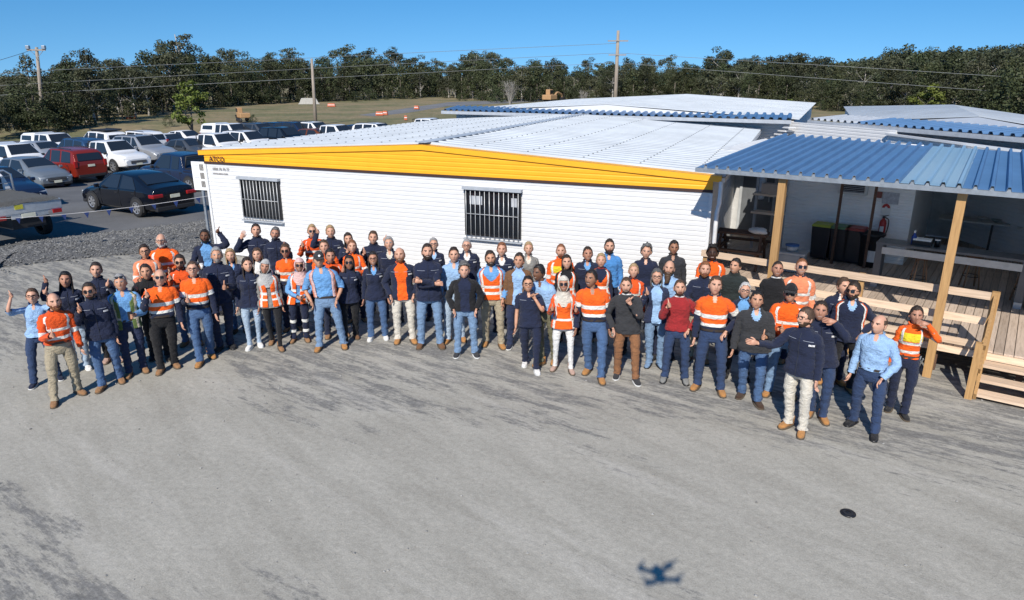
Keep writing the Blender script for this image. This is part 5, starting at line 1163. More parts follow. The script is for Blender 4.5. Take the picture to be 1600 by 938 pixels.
PEOPLE_POS = []
def person(label, head, top, legs, shoes='tan', feet=None, H=None, sex='m', skin=0, hair=('short', 'brown'), arms=('down', 'down'), yaw=0, build=1.0, acc=(), beard=None, look=0, tilt=None):
    """arms = (viewer's left, viewer's right); facing the camera when yaw = 0"""
    rs = np.random.default_rng(int(head[0] * 7 + head[1])); sd = rs.uniform(0, 50)
    fl = None
    if feet and len(feet) == 2:
        fw = [gz(px, py - 3, .04) for px, py in feet]; r0 = (fw[0] + fw[1]) / 2; Y = r0[1] + .02; hp = dep(head[0], head[1], Y)
        Hh = min(max(hp[2], 1.52), 1.95); root = np.array([r0[0] * .7 + hp[0] * .3, Y])
    else:
        Hh = H or (1.75 if sex == 'm' else 1.66)
        if H is None: Hh += rs.uniform(-.03, .03)
        hp = gz(head[0], head[1], Hh); root = hp[:2].copy(); root[1] += .03
        if feet and len(feet) == 1: pass
    s = Hh / 1.75 * .972; lean = float(np.clip(hp[0] - root[0], -.12, .12))
    face = math.atan2(root[0], root[1]) * -.8 + R(yaw) if abs(yaw) < 170 else R(yaw)
    Rz = rotm(face); inv = Rz.T
    P0 = empty('person', (root[0], root[1], 0), face); tag(P0, label, 'person', 'people gathered in the yard')
    PEOPLE_POS.append((root[0], root[1], Hh, label))
    lean_l = inv @ np.array([lean, 0, 0])
    fem = sex == 'f'; bw = build * (.98 if fem else 1.06)
    def at(x, y, z): return np.array([x * bw if abs(x) < .3 else x, y, z]) * s + lean_l * max(0, (z - .85) / .9)
    # ---- joints
    if feet and len(feet) == 2:
        fl = []
        for q in fw: l = inv @ np.array([q[0] - root[0], q[1] - root[1], 0]); fl.append(l)
        fl.sort(key=lambda v: v[0])
        for l in fl: l[0] = np.clip(l[0], -.32, .32); l[1] = np.clip(l[1], -.24, .24)
        if fl[1][0] - fl[0][0] < .14: m_ = (fl[0][0] + fl[1][0]) / 2; fl[0][0] = m_ - .08; fl[1][0] = m_ + .08
    else:
        st = rs.uniform(.09, .15); fl = [np.array([-st, rs.uniform(-.07, .07), 0]), np.array([st, rs.uniform(-.07, .07), 0])]
    body = MB(); sk = 0
    hipc = (fl[0] + fl[1]) / 2 * .5; hipc[2] = 0
    def atl(x, y, z): return at(x, y, z) + hipc * max(0, 1 - abs(z - .9) / .9) * .6
    # ---- arms
    arm = []
    for sx, nm in ((-1, arms[0]), (1, arms[1])):
        if isinstance(nm, tuple): nm, ov = nm[0], nm[1]
        else: ov = None
        tg, pole, hs, up = POSE[nm]; tg = ov or tg
        jr = rs.uniform(-.02, .02, 3)
        S = at(sx * (.150 if fem else .166), .01, 1.405); Wt = at(0, 0, tg[2]) * [0, 0, 1] + lean_l * .6 + np.array([sx * tg[0] * (bw if tg[0] < .3 and nm in ('down', 'pocket', 'side') else 1), tg[1], 0]) * s + jr * (nm not in ('pocket',))
        if nm in ('down', 'pocket', 'side', 'back'): Wt[:2] += hipc[:2] * .5
        E, Wt = ik(S, Wt, .30 * s, .265 * s, np.array([sx * pole[0], pole[1], pole[2]])); arm.append((S, E, Wt, hs, np.array([sx * up[0], up[1], up[2]]), nm, sx))
    # ---- head transform
    hy = R(look) + rs.uniform(-.12, .12); hpit = -.16 + rs.uniform(-.06, .06); hr = rs.uniform(-.08, .08) if tilt is None else R(tilt)
    HR = rotm(hy, hpit, hr); hs_ = 1.14 * (s * .5 + .5) * (.97 if fem else 1.0); HC = at(0, -.025, 1.75) - np.array([0, 0, .122 * hs_]); HC[2] = Hh - .128 * hs_
    def hx(p): return (p * hs_) @ HR.T + HC
    hm = np.zeros(len(_HF), int); X, Z = np.abs(_HC[:, 0]), _HC[:, 2]; fr = _HC[:, 1] < -.03
    hm[fr & (np.abs(X - .031) < .011) & (np.abs(Z - .009) < .006)] = 1
    hm[fr & (np.abs(X - .033) < .018) & (np.abs(Z - .031) < .006)] = 3
    smile = rs.random() < .65
    hm[fr & (X < .021) & (np.abs(Z + .064) < .0065)] = 4 if smile else 2
    if beard:
        lim = dict(full=-.060, stub=-.064, long=-.055, moust=-.2)[beard[0]]
        bm = ((Z < lim) | ((_HA > .7) & (Z < lim + .03))) & (_HC[:, 1] < .035) & (Z > -.125); bm |= fr & (np.abs(Z + .048) < .007) & (X < .032); bm &= hm == 0; hm[bm] = 5
    body.add(hx(_HP), _HF, hm)
    for sx in (-1, 1):
        t = np.linspace(0, np.pi, 7); a = np.linspace(0, 2 * np.pi, 8, endpoint=False)
        V = np.stack([np.outer(np.cos(t), np.ones(8)) * .034, np.outer(np.sin(t), np.cos(a)) * .011, np.outer(np.sin(t), np.sin(a)) * .02], -1).reshape(-1, 3)[:, [1, 2, 0]]
        body.add(hx(V + [sx * .078, .012, -.008]), grid_faces(7, 8), 0)
    nb_ = at(0, .02, 1.44); body.tube(crom([nb_, at(0, .012, 1.50), HC + HR @ np.array([0, .022, -.06]) * hs_], 6), np.array([.074, .062, .058, .056, .056, .054]) * s * (.9 if fem else 1.02), 14, 0)
    # trunk and limbs of the body under the clothes
    body.tube([atl(0, 0, .88), atl(0, 0, 1.1), at(0, .0, 1.3), at(0, .01, 1.46)], np.array([[.10, .13], [.085, .115], [.09, .13], [.06, .06]]) * s * .9, 12, 0)
    short = top.get('short', False)
    for (S, E, Wt, hs, up, nm, sx) in arm:
        body.tube(crom([at(sx * .10, .01, 1.40), S, E, Wt], 14), np.interp(np.linspace(0, 1, 14), [0, .33, .66, .8, 1], [.042, .042, .036, .036, .025]) * s * (.88 if fem else 1), 8, 0)
        d = Wt - E
        if nm == 'shade': d = np.array([-sx * 1.0, -.05, .15])
        if nm in ('raised', 'thumbhi') and hs == 'fist': d = np.array([-sx * .35, -.75, .35]) + .35 * d / np.linalg.norm(d)
        hand(body, Wt, d, up, hs, s * (.92 if fem else 1.0), -sx if nm not in ('shade',) else sx, 0)
    ank = []
    for l, sx in zip(fl, (-1, 1)):
        hip = atl(sx * .092, 0, .90); an = np.array([l[0], l[1] + .03 * s, .085 * s]); kn = (hip + an) / 2 + np.array([sx * .012, -.028, 0]) * s; ank.append((hip, kn, an, sx))
        body.tube(crom([hip, kn, an], 10), np.interp(np.linspace(0, 1, 10), [0, .5, 1], [.05, .026, .022]) * s, 8, 0)
    bc = beard[1] if beard else hair[1] if hair[1] in HAIRC else 'brown'
    body.obj('body', [skin_mat(skin), M_eye, M_lip, hair_mat(hair[1] if hair[1] in HAIRC else 'brown'), M_teeth, hair_mat(bc)], P0, True)
    # ---- trousers
    tb = MB(); lc = CL_LIST(legs); hem = .075; leg_r = top.get('legr', 1.0)
    zz = np.linspace(1.045, .80, 9); a = np.linspace(0, 2 * np.pi, 26, endpoint=False); V = []
    for z in zz:
        t = (z - .80) / .245; wx = np.interp(z, [.80, .86, .92, 1.0, 1.05], [.155, .178, .178, .158, .146]) * bw * (1.06 if fem else 1.0); wy = np.interp(z, [.80, .86, .92, 1.0, 1.05], [.095, .118, .122, .108, .098]) * (.5 + .5 * build)
        V.append(atl(0, .008, z) + np.stack([wx * np.cos(a) * s, wy * np.sin(a) * s, 0 * a], 1))
    V = np.concatenate(V); tb.add(V, [q[::-1] for q in grid_faces(9, 26).tolist()] + [[8 * 26 + i for i in range(26)][::-1]], 0)
    band = 'bands' in acc
    for hip, kn, an, sx in ank:
        n = 26; Pp = crom([hip + [0, 0, -.01], hip * .45 + kn * .55 + [sx * .012, -.006, 0], kn, (kn + an) / 2 + [0, .012, 0], an + [0, -.01, -.01 * s]], n); tt = np.linspace(0, 1, n)
        rr = np.interp(tt, [0, .2, .5, .75, .93, 1], [.096, .092, .072, .066, .062, .066]) * s * leg_r * (.5 + .5 * build) * (.92 if 'slim' in acc else 1.0) * (1 if not ('slim' in acc) else np.interp(tt, [0, .4, 1], [1, .9, .74]))
        v, f = tube(Pp, np.stack([rr * 1.05, rr * .96], 1), 16, False)
        c_ = np.repeat(Pp, 16, 0); w_ = jit(v, (.006 if 'slim' in acc else .012) * s, sd, 1.5) * np.repeat(np.interp(tt, [0, .45, .6, .85, 1], [.4, 1.1, .9, 1.5, 1.6]), 16); dr = v - c_; v = v + dr / (np.linalg.norm(dr, axis=1)[:, None] + 1e-9) * w_[:, None]
        mi = np.zeros(len(f), int)
        if band: fr_ = np.repeat(np.arange(n - 1), 16); mi[((fr_ >= 12) & (fr_ <= 13)) | ((fr_ >= 19) & (fr_ <= 20))] = 1
        tb.add(v, f, mi)
    tb.obj('trousers', [lc, cl('tape')], P0, True)
    # ---- shoes
    for (hip, kn, an, sx) in ank:
        sb = MB(); out = sx * rs.uniform(.15, .4); c_, s_ = math.cos(out), math.sin(out)
        prof = [(.085, .030, .050, .012), (.075, .040, .095, .012), (.03, .043, .105, .012), (-.03, .045, .085, .012), (-.09, .050, .066, .012), (-.145, .049, .055, .012), (-.178, .036, .044, .014), (-.192, .016, .030, .016)]
        V = []; a = np.linspace(0, 2 * np.pi, 12, endpoint=False)
        for (y, wd, h, zb) in prof: V.append(np.stack([wd * np.sign(np.cos(a)) * np.abs(np.cos(a)) ** .7, np.full(12, y), zb + (h) * (.5 + .5 * np.sign(np.sin(a)) * np.abs(np.sin(a)) ** .6)], 1))
        V = np.concatenate(V) * s; f = grid_faces(8, 12).tolist(); f += [list(range(12))[::-1], [84 + i for i in range(12)]]
        Rf = np.array([[c_, -s_, 0], [s_, c_, 0], [0, 0, 1]]); base_ = np.array([an[0], an[1], 0]); k = .93 if fem else 1.0
        sb.add((V * k) @ Rf.T + base_, f, 0)
        so_ = np.array([(x, y, z) for z in (0.001, .024) for (x, y) in ((.038, .095), (.052, 0), (.058, -.09), (.048, -.17), (0, -.202), (-.048, -.17), (-.058, -.09), (-.052, 0), (-.038, .095))]) * s * k
        sb.add(so_ @ Rf.T + base_, grid_faces(2, 9).tolist() + [list(range(9, 18)), list(range(9))[::-1]], 1)
        if shoes in BOOTS: v, f = tube([base_ + Rf @ np.array([0, .035, .06]) * s, base_ + np.array([0, .012, .0]) + Rf @ np.array([0, .035, .155]) * s], np.array([[.052, .052], [.052, .053]]) * s * k, 12); sb.add(v, f, 0)
        sb.obj('boot' if shoes in BOOTS else 'shoe', [cl(shoes) if shoes in CL else cl('black'), M_sole if shoes in BOOTS else M('sole_white', (.6, .6, .58), .7) if shoes in ('white', 'lgrey', 'navy', 'char') else M_black], P0, True)
    # ---- top garment
    tk = top['t']; tuck = tk in ('shirt', 'hivis2', 'hivis1') and not top.get('untuck'); ease = dict(jacket=1.10, jumper=1.04, shirt=1.03, polo=1.04, hivis1=1.05, hivis2=1.05, puffer=1.13)[tk]
    hem = top.get('hem', .98 if tuck else .86)
    NR, NS = 40, 36; zr = np.concatenate([np.linspace(hem, 1.40, 28), np.linspace(1.415, 1.545 if tk in ('jacket', 'puffer') else 1.525, 12)])
    zc = [.78, .86, .95, 1.05, 1.15, 1.25, 1.33, 1.39, 1.425, 1.455, 1.48, 1.505, 1.53, 1.55]
    if fem: wx = [.180, .182, .170, .146, .144, .154, .162, .162, .150, .122, .086, .066, .060, .06]; wy = [.125, .128, .120, .108, .108, .128, .128, .112, .100, .084, .070, .062, .060, .06]
    else: wx = [.168, .170, .164, .158, .162, .172, .182, .184, .170, .138, .100, .075, .068, .067]; wy = [.120, .122, .120, .115, .116, .124, .128, .118, .104, .090, .076, .068, .066, .066]
    tq = np.linspace(0, 2 * np.pi, NS, endpoint=False); phi = tq - .55 * np.sin(tq); a = -np.pi / 2 + phi      # column 0 faces front, columns crowd towards it
    pm = (phi + np.append(phi[1:], 2 * np.pi)) / 2; colq = np.minimum(pm, 2 * np.pi - pm) / (2 * np.pi / NS) - .5
    def ci(c): return float(np.interp(c * 2 * np.pi / NS, phi, np.arange(NS)))
    belly = max(0, build - 1) * .9
    def ring(z, off=0.0, es=ease):
        x_ = np.interp(z, zc, wx) * bw; y_ = np.interp(z, zc, wy) * (.6 + .4 * build); e_ = 1 + (es - 1) * np.interp(z, [.8, 1.35, 1.47, 1.55], [1, 1, .6, 1.0]); off = off + (0 if tuck else np.interp(z, [.8, .95, 1.08, 1.15], [.030, .026, .012, 0]))
        co, si = np.cos(a), np.sin(a); p = .82
        px = np.sign(co) * np.abs(co) ** p * (x_ * e_ + off); py = np.sign(si) * np.abs(si) ** p * (y_ * e_ + off)
        py = np.where(si < 0, py * (1 + belly * np.exp(-((z - 1.03) / .16) ** 2)), py)
        if fem: py = np.where(si < 0, py - .022 * np.exp(-((z - 1.29) / .07) ** 2) * np.clip(1 - np.abs(np.abs(px) - .07) / .09, 0, 1), py)
        return atl(0, .012, z) + np.stack([px, py, 0 * px], 1) * s
    V = np.concatenate([ring(z) for z in zr]); ctr = np.repeat(np.array([atl(0, .012, z) for z in zr]), NS, 0); dr = V - ctr
    amp = np.repeat(np.interp(zr, [hem, hem + .1, 1.2, 1.42, 1.5], [1.5, 1.2, .8, .3, .1]), NS); V = V + dr / (np.linalg.norm(dr, axis=1)[:, None] + 1e-9) * (jit(V, .012 * s, sd + 9, 1.0) * amp)[:, None]
    if tk == 'puffer': V = V + dr / (np.linalg.norm(dr, axis=1)[:, None] + 1e-9) * (.010 * np.abs(np.sin(V[:, 2] * 52))[:, None])
    F = grid_faces(NR, NS); row = np.repeat(np.arange(NR - 1), NS); colm = np.tile(np.arange(NS), NR - 1); zf = (zr[row] + zr[row + 1]) / 2
    cdist = colq[colm]          # about 0 at the front centre
    mi = np.zeros(len(F), int); mats = [cl(top['c']), cl(top.get('in', 'white')), cl('tape'), cl(top.get('c2', 'navy')), skin_mat(skin)]
    op = top.get('open', None)
    if op == 'v': vdep = (zf - 1.35) / .11; mi[(cdist + .5 < vdep * 2.0)] = 1; mi[(cdist + .5 < (zf - 1.43) / .05)] = 4
    elif op == 'full': mi[cdist < 1.4 + 1.6 * np.clip((zf - 1.2) / .3, 0, 1)] = 1
    
    if tk in ('polo', 'shirt') : mi[(cdist + .5 < (zf - 1.41) / .065)] = 4
    if tk == 'jumper': mi[(zf > 1.50)] = 1
    if tk == 'hivis2': mi[zf < 1.105] = 3; mi[(zf > 1.055) & (zf < 1.105)] = 2; mi[(zf > 1.185) & (zf < 1.24)] = 2; mi[zf > 1.50] = 3; mi[(cdist + .5 < (zf - 1.41) / .065)] = 4
    if tk == 'hivis1': mi[(zf > 1.06) & (zf < 1.11)] = 2; mi[(zf > 1.20) & (zf < 1.25)] = 2; vt = (cdist >= 3.4) & (cdist <= 5.5) & (zf > 1.25); mi[vt & (zf < 1.45)] = 2
    if tk == 'hivis1' and top.get('c2'): mi[(zf > 1.26) & (zf < 1.38) & (cdist < 9) & (mi == 0)] = 3
    # inner opening sinks a little
    g = MB(); g.add(V, [q[::-1] for q in F.tolist()] if False else F, mi)
    col_top = (NR - 1) * NS; g.add(V[col_top:] * 1.0, [list(range(NS))], 0) if tk in () else None
    sl_m = []
    for (S, E, Wt, hs, up, nm, sx) in arm:
        n = 22; full = not short
        Pp = crom([at(sx * .085, .012, 1.385), at(sx * .140, .012, 1.405), S * .8 + E * .2, (S + E) / 2, E, (E + Wt) / 2, Wt], n); tt = np.linspace(0, 1, n)
        rr = np.interp(tt, [0, .16, .33, .5, .66, .83, .95, 1], [.056, .064, .064, .059, .055, .050, .043, .046]) * s * (.6 + .4 * bw) * (1.12 if tk in ('jacket', 'puffer') else 1.04) * (.88 if fem else 1.0)
        if tk == 'puffer' and top.get('vest'): n_keep = 22
        keep = n if full else 13
        if top.get('roll'): keep = 16
        v, f = tube(Pp[:keep], np.stack([rr, rr], 1)[:keep], 14, False); c_ = np.repeat(Pp[:keep], 14, 0); dr = v - c_
        v = v + dr / (np.linalg.norm(dr, axis=1)[:, None] + 1e-9) * (jit(v, .0105 * s, sd + 3, 1.7) * np.repeat(np.interp(tt[:keep], [0, .3, .6, 1], [.2, 1, 1.6, 1.0]), 14))[:, None]
        fm = np.zeros(len(f), int); fr_ = np.repeat(np.arange(keep - 1), 14)
        if tk == 'hivis2': fm[fr_ >= 12] = 3; fm[(fr_ >= 10) & (fr_ < 12)] = 2
        if tk == 'hivis1': fm[(fr_ >= 12) & (fr_ < 14)] = 2
        if top.get('sleeve'): fm[:] = 1
        g.add(v, f, fm)
    nm_ = dict(jacket='jacket', jumper='jumper', shirt='shirt', polo='polo_shirt', hivis1='work_shirt', hivis2='work_shirt', puffer='puffer_vest')[tk]
    G_ = g.obj(nm_, mats, P0, True)
    if op == 'zip':
        zb_ = MB(); zb_.tube([ring(z, .008)[0] for z in np.linspace(hem + .01, 1.46, 12)], .004, 4); zb_.obj('zip', M('zip_dark', (.05, .055, .07), .4, .5), G_)
    if tk in ('jacket', 'puffer', 'shirt', 'polo', 'hivis1', 'hivis2'):   # collar
        zc0 = 1.495; cb = MB(); n = 20; aa = -np.pi / 2 + np.linspace(.28, 2 * np.pi - .28, n); V2 = []
        for z, rx, ry, yo in ((1.485, .083, .077, .0), (1.545 if tk != 'polo' else 1.525, .078, .072, -.004), (1.53 if tk != 'polo' else 1.51, .092, .086, -.002)): V2.append(at(0, .014 + yo, z) + np.stack([np.cos(aa) * rx * s * (.92 if fem else 1), np.sin(aa) * ry * s, .0 * aa - .02 * (np.sin(aa) < -.6)], 1))
        cb.add(np.concatenate(V2), grid_faces(3, n, False)); cb.obj('collar', cl(top.get('in') if (op == 'full' and top.get('in')) else (top.get('c2', 'navy') if tk.startswith('hivis') and top.get('c2') != 'yellow' else top['c'])), G_, True)
    if top.get('logo'):                     # small white embroidered word mark on the wearer's left chest
        lg = MB(); z0 = 1.315
        for k in range(5):
            cols = [3 + k * .55 + .05, 3 + k * .55 + .42]; pts = []
            for zz_ in (z0, z0 + .026):
                rg = ring(zz_, .011)
                for cc in [ci(q) for q in cols]: i0 = int(cc); u_ = cc - i0; pts.append(rg[i0] * (1 - u_) + rg[i0 + 1] * u_)
            lg.add(pts, [[0, 1, 3, 2]])
        tag(lg.obj('chest_logo', M('logo_white', (.8, .8, .8), .6), G_), kind='stuff')
        for sx in (-1, 1):                  # pale piping over the shoulders
            pts = [ring(z, .006)[int(6 if sx > 0 else NS - 6)] for z in (1.36, 1.385, 1.40)]
        pb = MB(); rg = ring(1.375, .007); pb.tube([rg[i] for i in range(2, 9)], .003, 4); pb.obj('piping', M('piping_pale', (.35, .38, .45), .6), G_); pb = MB(); pb.tube([rg[NS - i] for i in range(2, 9)], .003, 4); pb.obj('piping', _MC['piping_pale'], G_)
    if tuck:
        bb = MB(); V3 = []
        for z in (.985, 1.022): x_ = np.interp(z, zc, wx) * bw * 1.05; V3.append(ring(z, .004))
        bb.add(np.concatenate(V3), grid_faces(2, NS)); bb.obj('belt', M_leather, P0, True)
    # ---- vest over the top
    vs = top.get('vest_over')
    if vs:
        hz0 = vs.get('hem', .90); zv = np.concatenate([np.linspace(hz0, 1.40, 30), np.linspace(1.413, 1.475, 6)]); Vv = np.concatenate([ring(z, .016) for z in zv]); ctr = np.repeat(np.array([atl(0, .012, z) for z in zv]), NS, 0); dr = Vv - ctr
        Vv = Vv + dr / (np.linalg.norm(dr, axis=1)[:, None] + 1e-9) * jit(Vv, .006 * s, sd + 9, .8)[:, None]
        Fv = grid_faces(len(zv), NS); row = np.repeat(np.arange(len(zv) - 1), NS); cv = np.tile(np.arange(NS), len(zv) - 1); zf = (zv[row] + zv[row + 1]) / 2; cd = colq[cv]
        keep = np.ones(len(Fv), bool); gap = vs.get('gap', 0)
        keep &= ~((cd + .5 < (gap if gap else 0)) ); keep &= ~((zf > 1.25) & (cd + .5 < (zf - 1.25) * 24)); keep &= ~((zf > 1.24) & (zf < 1.43) & (cd >= 7.4) & (cd <= 9.6))
        vm = np.zeros(len(Fv), int); 
        for zb_ in vs.get('bands', (1.06, 1.19)): vm[(zf > zb_) & (zf < zb_ + .05)] = 1
        vm[(cd >= 3.4) & (cd <= 5.5) & (zf > (vs.get('bands', (1.06, 1.19))[-1] if vs.get('half', False) else hz0))] = 1
        if vs.get('c2'): vm[(vm == 0) & (zf < 1.36) & (cd > 12)] = 2
        vb = MB(); vb.add(Vv, Fv[keep], vm[keep]); vo = vb.obj('safety_vest', [cl(vs['c']), cl(vs.get('tape', 'tape')), cl(vs.get('c2', 'navy'))], P0, True)
        md = vo.modifiers.new('t', 'SOLIDIFY'); md.thickness = .006; md.offset = 0
    # ---- hair and headgear
    st, hc = hair; az, zz = _HA, _HC[:, 2]
    def shell(name, keepf, thick, mat, rough=0.0, par=P0, grow=(1, 1, 1)):
        nrm = _HP / (np.linalg.norm(_HP, axis=1)[:, None]); th = thick * (1 + rough * jit(_HP * 3.2, 1.0, sd, 1.0)); q = MB(); used = keepf
        th = th * np.interp(_HP[:, 2], [-.05, .04, .1], [.55, .8, 1.25]) if name == 'hair' else th; Pq = (_HP + nrm * th[:, None]) * np.array(grow); q.add(hx(Pq), _HF[used]); o = q.obj(name, mat, par, True); md = o.modifiers.new('t', 'SOLIDIFY'); md.thickness = .008; md.offset = -1; return o
    if st in ('short', 'curly', 'long', 'bun', 'bob', 'crop'):
        line = np.interp(az, [0, .45, .80, 1.1, 1.4, 1.55, 2.0, np.pi], [.078, .080, .062, .03, .004, -.012, -.05, -.075]) + rs.uniform(-.007, .007, len(az))
        th = dict(short=.014, crop=.006, curly=.030, long=.016, bun=.012, bob=.018)[st]
        ho = shell('hair', zz > line, th, hair_mat(hc), dict(curly=.45, short=.3, crop=.15).get(st, .25))
        if st in ('long', 'bob'):
            n, m = 17, 22; L = .30 if st == 'long' else .15; V = []; aa = np.linspace(R(68), R(292), m)
            for i in range(n):
                t = i / (n - 1); z = .045 - t * (L + .045)
                rx = np.interp(t, [0, .25, .6, 1], [.080, .086, .094, .085]); ry = np.interp(t, [0, .25, .6, 1], [.098, .100, .098, .098]); w_ = 1 + .05 * np.sin(aa * 9 + i * .5 + sd)
                V.append(np.stack([np.sin(aa) * rx * w_, -np.cos(aa) * ry * w_ + .012, np.full(m, z) + .012 * np.sin(aa * 5 + sd) * t], 1))
            hb_ = MB(); hb_.add(hx(np.concatenate(V)), grid_faces(n, m, False)); o = hb_.obj('hair_length', hair_mat(hc), ho, True); md = o.modifiers.new('t', 'SOLIDIFY'); md.thickness = .014; md.offset = 1
        if st == 'bun':
            v, f = lathe([(.0, -.04), (.03, -.032), (.042, 0), (.032, .03), (0, .04)], 12); q = MB(); q.add(hx(v * .9 + [0, .125, .03]), f); q.obj('bun', hair_mat(hc), ho, True)
    elif st == 'fringe':      # balding: hair only round the sides and back
        line = np.interp(az, [0, 1.15, 1.3, 1.55, 2.0, np.pi], [.2, .2, .02, -.01, -.05, -.07]); shell('hair', (zz > line) & (zz < .062 + .02 * (az > 1.9)), .008, hair_mat(hc), .2)
    elif st == 'scarf':       # headscarf round the face, draped on the chest
        op_ = (az < .80) & (zz < .058) & (zz > -.098) & (_HC[:, 1] < 0); o = shell('headscarf', ~op_, .017, cl(hc), .12)
        P_ = [(.100, .108, -.075, .0), (.098, .110, -.115, .0), (.115, .118, -.16, .0), (.150, .130, -.20, .0), (.165, .132, -.25, -.008), (.14, .11, -.30, -.03)]; V = []; aa = np.linspace(0, 2 * np.pi, 28, endpoint=False)
        for (rx, ry, z, yo) in P_: w_ = 1 + .04 * np.sin(aa * 6 + z * 60 + sd); V.append(np.stack([np.cos(aa) * rx * w_ * bw, np.sin(aa) * ry * w_ + yo + .02, z - .03 * (np.sin(aa) < -.3) * (-np.sin(aa))], 1))
        q = MB(); q.add(np.concatenate(V) * hs_ + HC, grid_faces(6, 28)); q.obj('drape', cl(hc), o, True)
    elif st == 'beanie':
        op_ = (az < .95) & (zz < .06) | (zz < -.02); shell('beanie', ~op_, .018, cl(hc), .15)
    elif st == 'cap':
        line = np.interp(az, [0, .55, .95, 1.3, 1.55, 2.0, np.pi], [.2, .2, .05, -.005, -.012, -.05, -.07]); shell('hair', (zz > line) & (zz < .06), .008, hair_mat('dark'), .2)
        o = shell('cap', zz > .045, .016, cl(hc), .0, grow=(1.0, 1.0, 1.05)); q = MB(); aa = np.linspace(-1.0, 1.0, 11); V = [(math.sin(t) * .088, -math.cos(t) * .108, .05) for t in aa] + [(math.sin(t) * .078, -.10 - math.cos(t) * .075, .036 - .012 * abs(t)) for t in aa]
        V += [(x, y, z - .006) for x, y, z in V]; f = [[i, i + 1, 12 + i, 11 + i] for i in range(10)] + [[33 + i, 34 + i, 23 + i, 22 + i] for i in range(10)] + [[11 + i, 12 + i, 34 + i, 33 + i] for i in range(10)]; q.add(hx(np.array(V)), f); q.obj('brim', cl(hc), o)
        if 'badge' in acc:
            q = MB(); v, f = lathe([(0, 0), (.017, 0), (.017, .004), (0, .004)], 12); q.add(hx(v[:, [0, 2, 1]] * [1, -1, 1] + [0, -.122, .075]), f); q.obj('badge', M('logo_white', (.8, .8, .8)), o)
    if beard and beard[0] in ('full', 'long'):
        bm = ((zz < -.066) | ((zz < -.036) & (az > .75))) & (az < 1.35) & (zz > -.122) & ~((np.abs(zz + .063) < .010) & (np.abs(_HC[:, 0]) < .026)); shell('beard', bm, .010, hair_mat(bc), .3)
        if beard[0] == 'long':
            P_ = crom([(0, -.075, -.09), (0, -.088, -.15), (0, -.082, -.22)], 8); v, f = tube(P_, np.stack([np.linspace(.05, .03, 8), np.linspace(.035, .018, 8)], 1)[:, ::-1], 14); q = MB(); q.add(hx(v + jit(v, .006, sd)[:, None]), f); q.obj('beard_length', hair_mat(bc), P0, True)
    if 'sun' in acc or 'glasses' in acc or 'sunhead' in acc:
        dz = .075 if 'sunhead' in acc else 0; q = MB(); th_ = .012
        for sx in (-1, 1):
            aa = np.linspace(.10, .66, 6) * sx
            if 'glasses' in acc:
                t = np.linspace(0, 2 * np.pi, 13); ce = head_pts(np.array([[math.sin(.36 * sx), -math.cos(.36), .09]]))[0] + [0, -.016, 0]; q.tube(hx(np.stack([ce[0] + .025 * np.cos(t), ce[1] + .012 * np.abs(np.cos(t)) * 0 + .006 * sx * np.cos(t), ce[2] + .019 * np.sin(t)], 1)), .0032, 5, 0, False)
            else:
                V = [];
                for z in (.024 + dz, -.014 + dz): V.append(np.stack([np.sin(aa) * .088, -np.cos(aa) * .113 - (.002 if not dz else -.03), np.full(6, z)], 1))
                V = np.concatenate(V); V = np.concatenate([V, V * [.97, .97, 1]]); gf = grid_faces(2, 6, False).tolist(); q.add(hx(V), gf + [[i + 12 for i in r[::-1]] for r in gf])
            q.bar(hx(np.array([[sx * .070, -.075 + (.03 if dz else 0), .015 + dz]]))[0], hx(np.array([[sx * .081, .01 + (.03 if dz else 0), .010 + dz]]))[0], .004, .006)
        q.bar(hx(np.array([[-.014, -.112 + (.03 if dz else 0), .012 + dz]]))[0], hx(np.array([[.014, -.112 + (.03 if dz else 0), .012 + dz]]))[0], .005, .006)
        q.obj('sunglasses' if 'glasses' not in acc else 'glasses', M_lens, P0)
    for it in acc:
        if it in ('cup', 'phone'):
            A_ = [q for q in arm if q[5] == 'hold'] or arm; (S, E, Wt, hs, up, nm, sx) = A_[-1]; d = (Wt - E) / np.linalg.norm(Wt - E); p = Wt + d * .085 * s + np.array([0, -.025, .0]); wp = Rz @ p + np.array([root[0], root[1], 0])
            o = empty('coffee_cup' if it == 'cup' else 'mobile_phone', tuple(wp), face); tag(o, ('white paper cup held by the person in ' if it == 'cup' else 'dark mobile phone held by the person in ') + ITEMDESC.get(label, 'the crowd'), 'cup' if it == 'cup' else 'phone')
            q = MB()
            if it == 'cup': v, f = lathe([(0, -.05), (.028, -.05), (.038, .055), (0, .055)], 14); q.add(v, f); q.obj('cup', M('cup_white', (.75, .74, .72), .6), o, True); v, f = lathe([(0, .055), (.041, .055), (.038, .068), (0, .07)], 14); q = MB(); q.add(v, f); q.obj('lid', M('cup_lid', (.6, .6, .58), .5), o, True)
            else: q.box((0, 0, .02), (.07, .01, .14)); bevel(q.obj('case', M_lens, o), .004); q = MB(); q.box((0, -.0062, .02), (.062, .002, .125)); q.obj('screen', M_black, o)
        if it == 'lanyard':
            q = MB(); r1 = [ring(z, .012)[1] for z in (1.46, 1.36, 1.22, 1.12)]; r2 = [ring(z, .012)[NS - 1] for z in (1.46, 1.36, 1.22, 1.12)]; q.tube(r1, .005, 4); q.tube(r2, .005, 4); q.obj('lanyard', cl('tape'), P0)
    return P0
BOOTS = {'tan', 'btan', 'brown', 'black_boot', 'dbrown', 'pinkboot'}
CL['black_boot'] = (.02, .02, .022); CL['pinkboot'] = (.45, .30, .24)
ITEMDESC = {}
def CL_LIST(n): return cl(n)
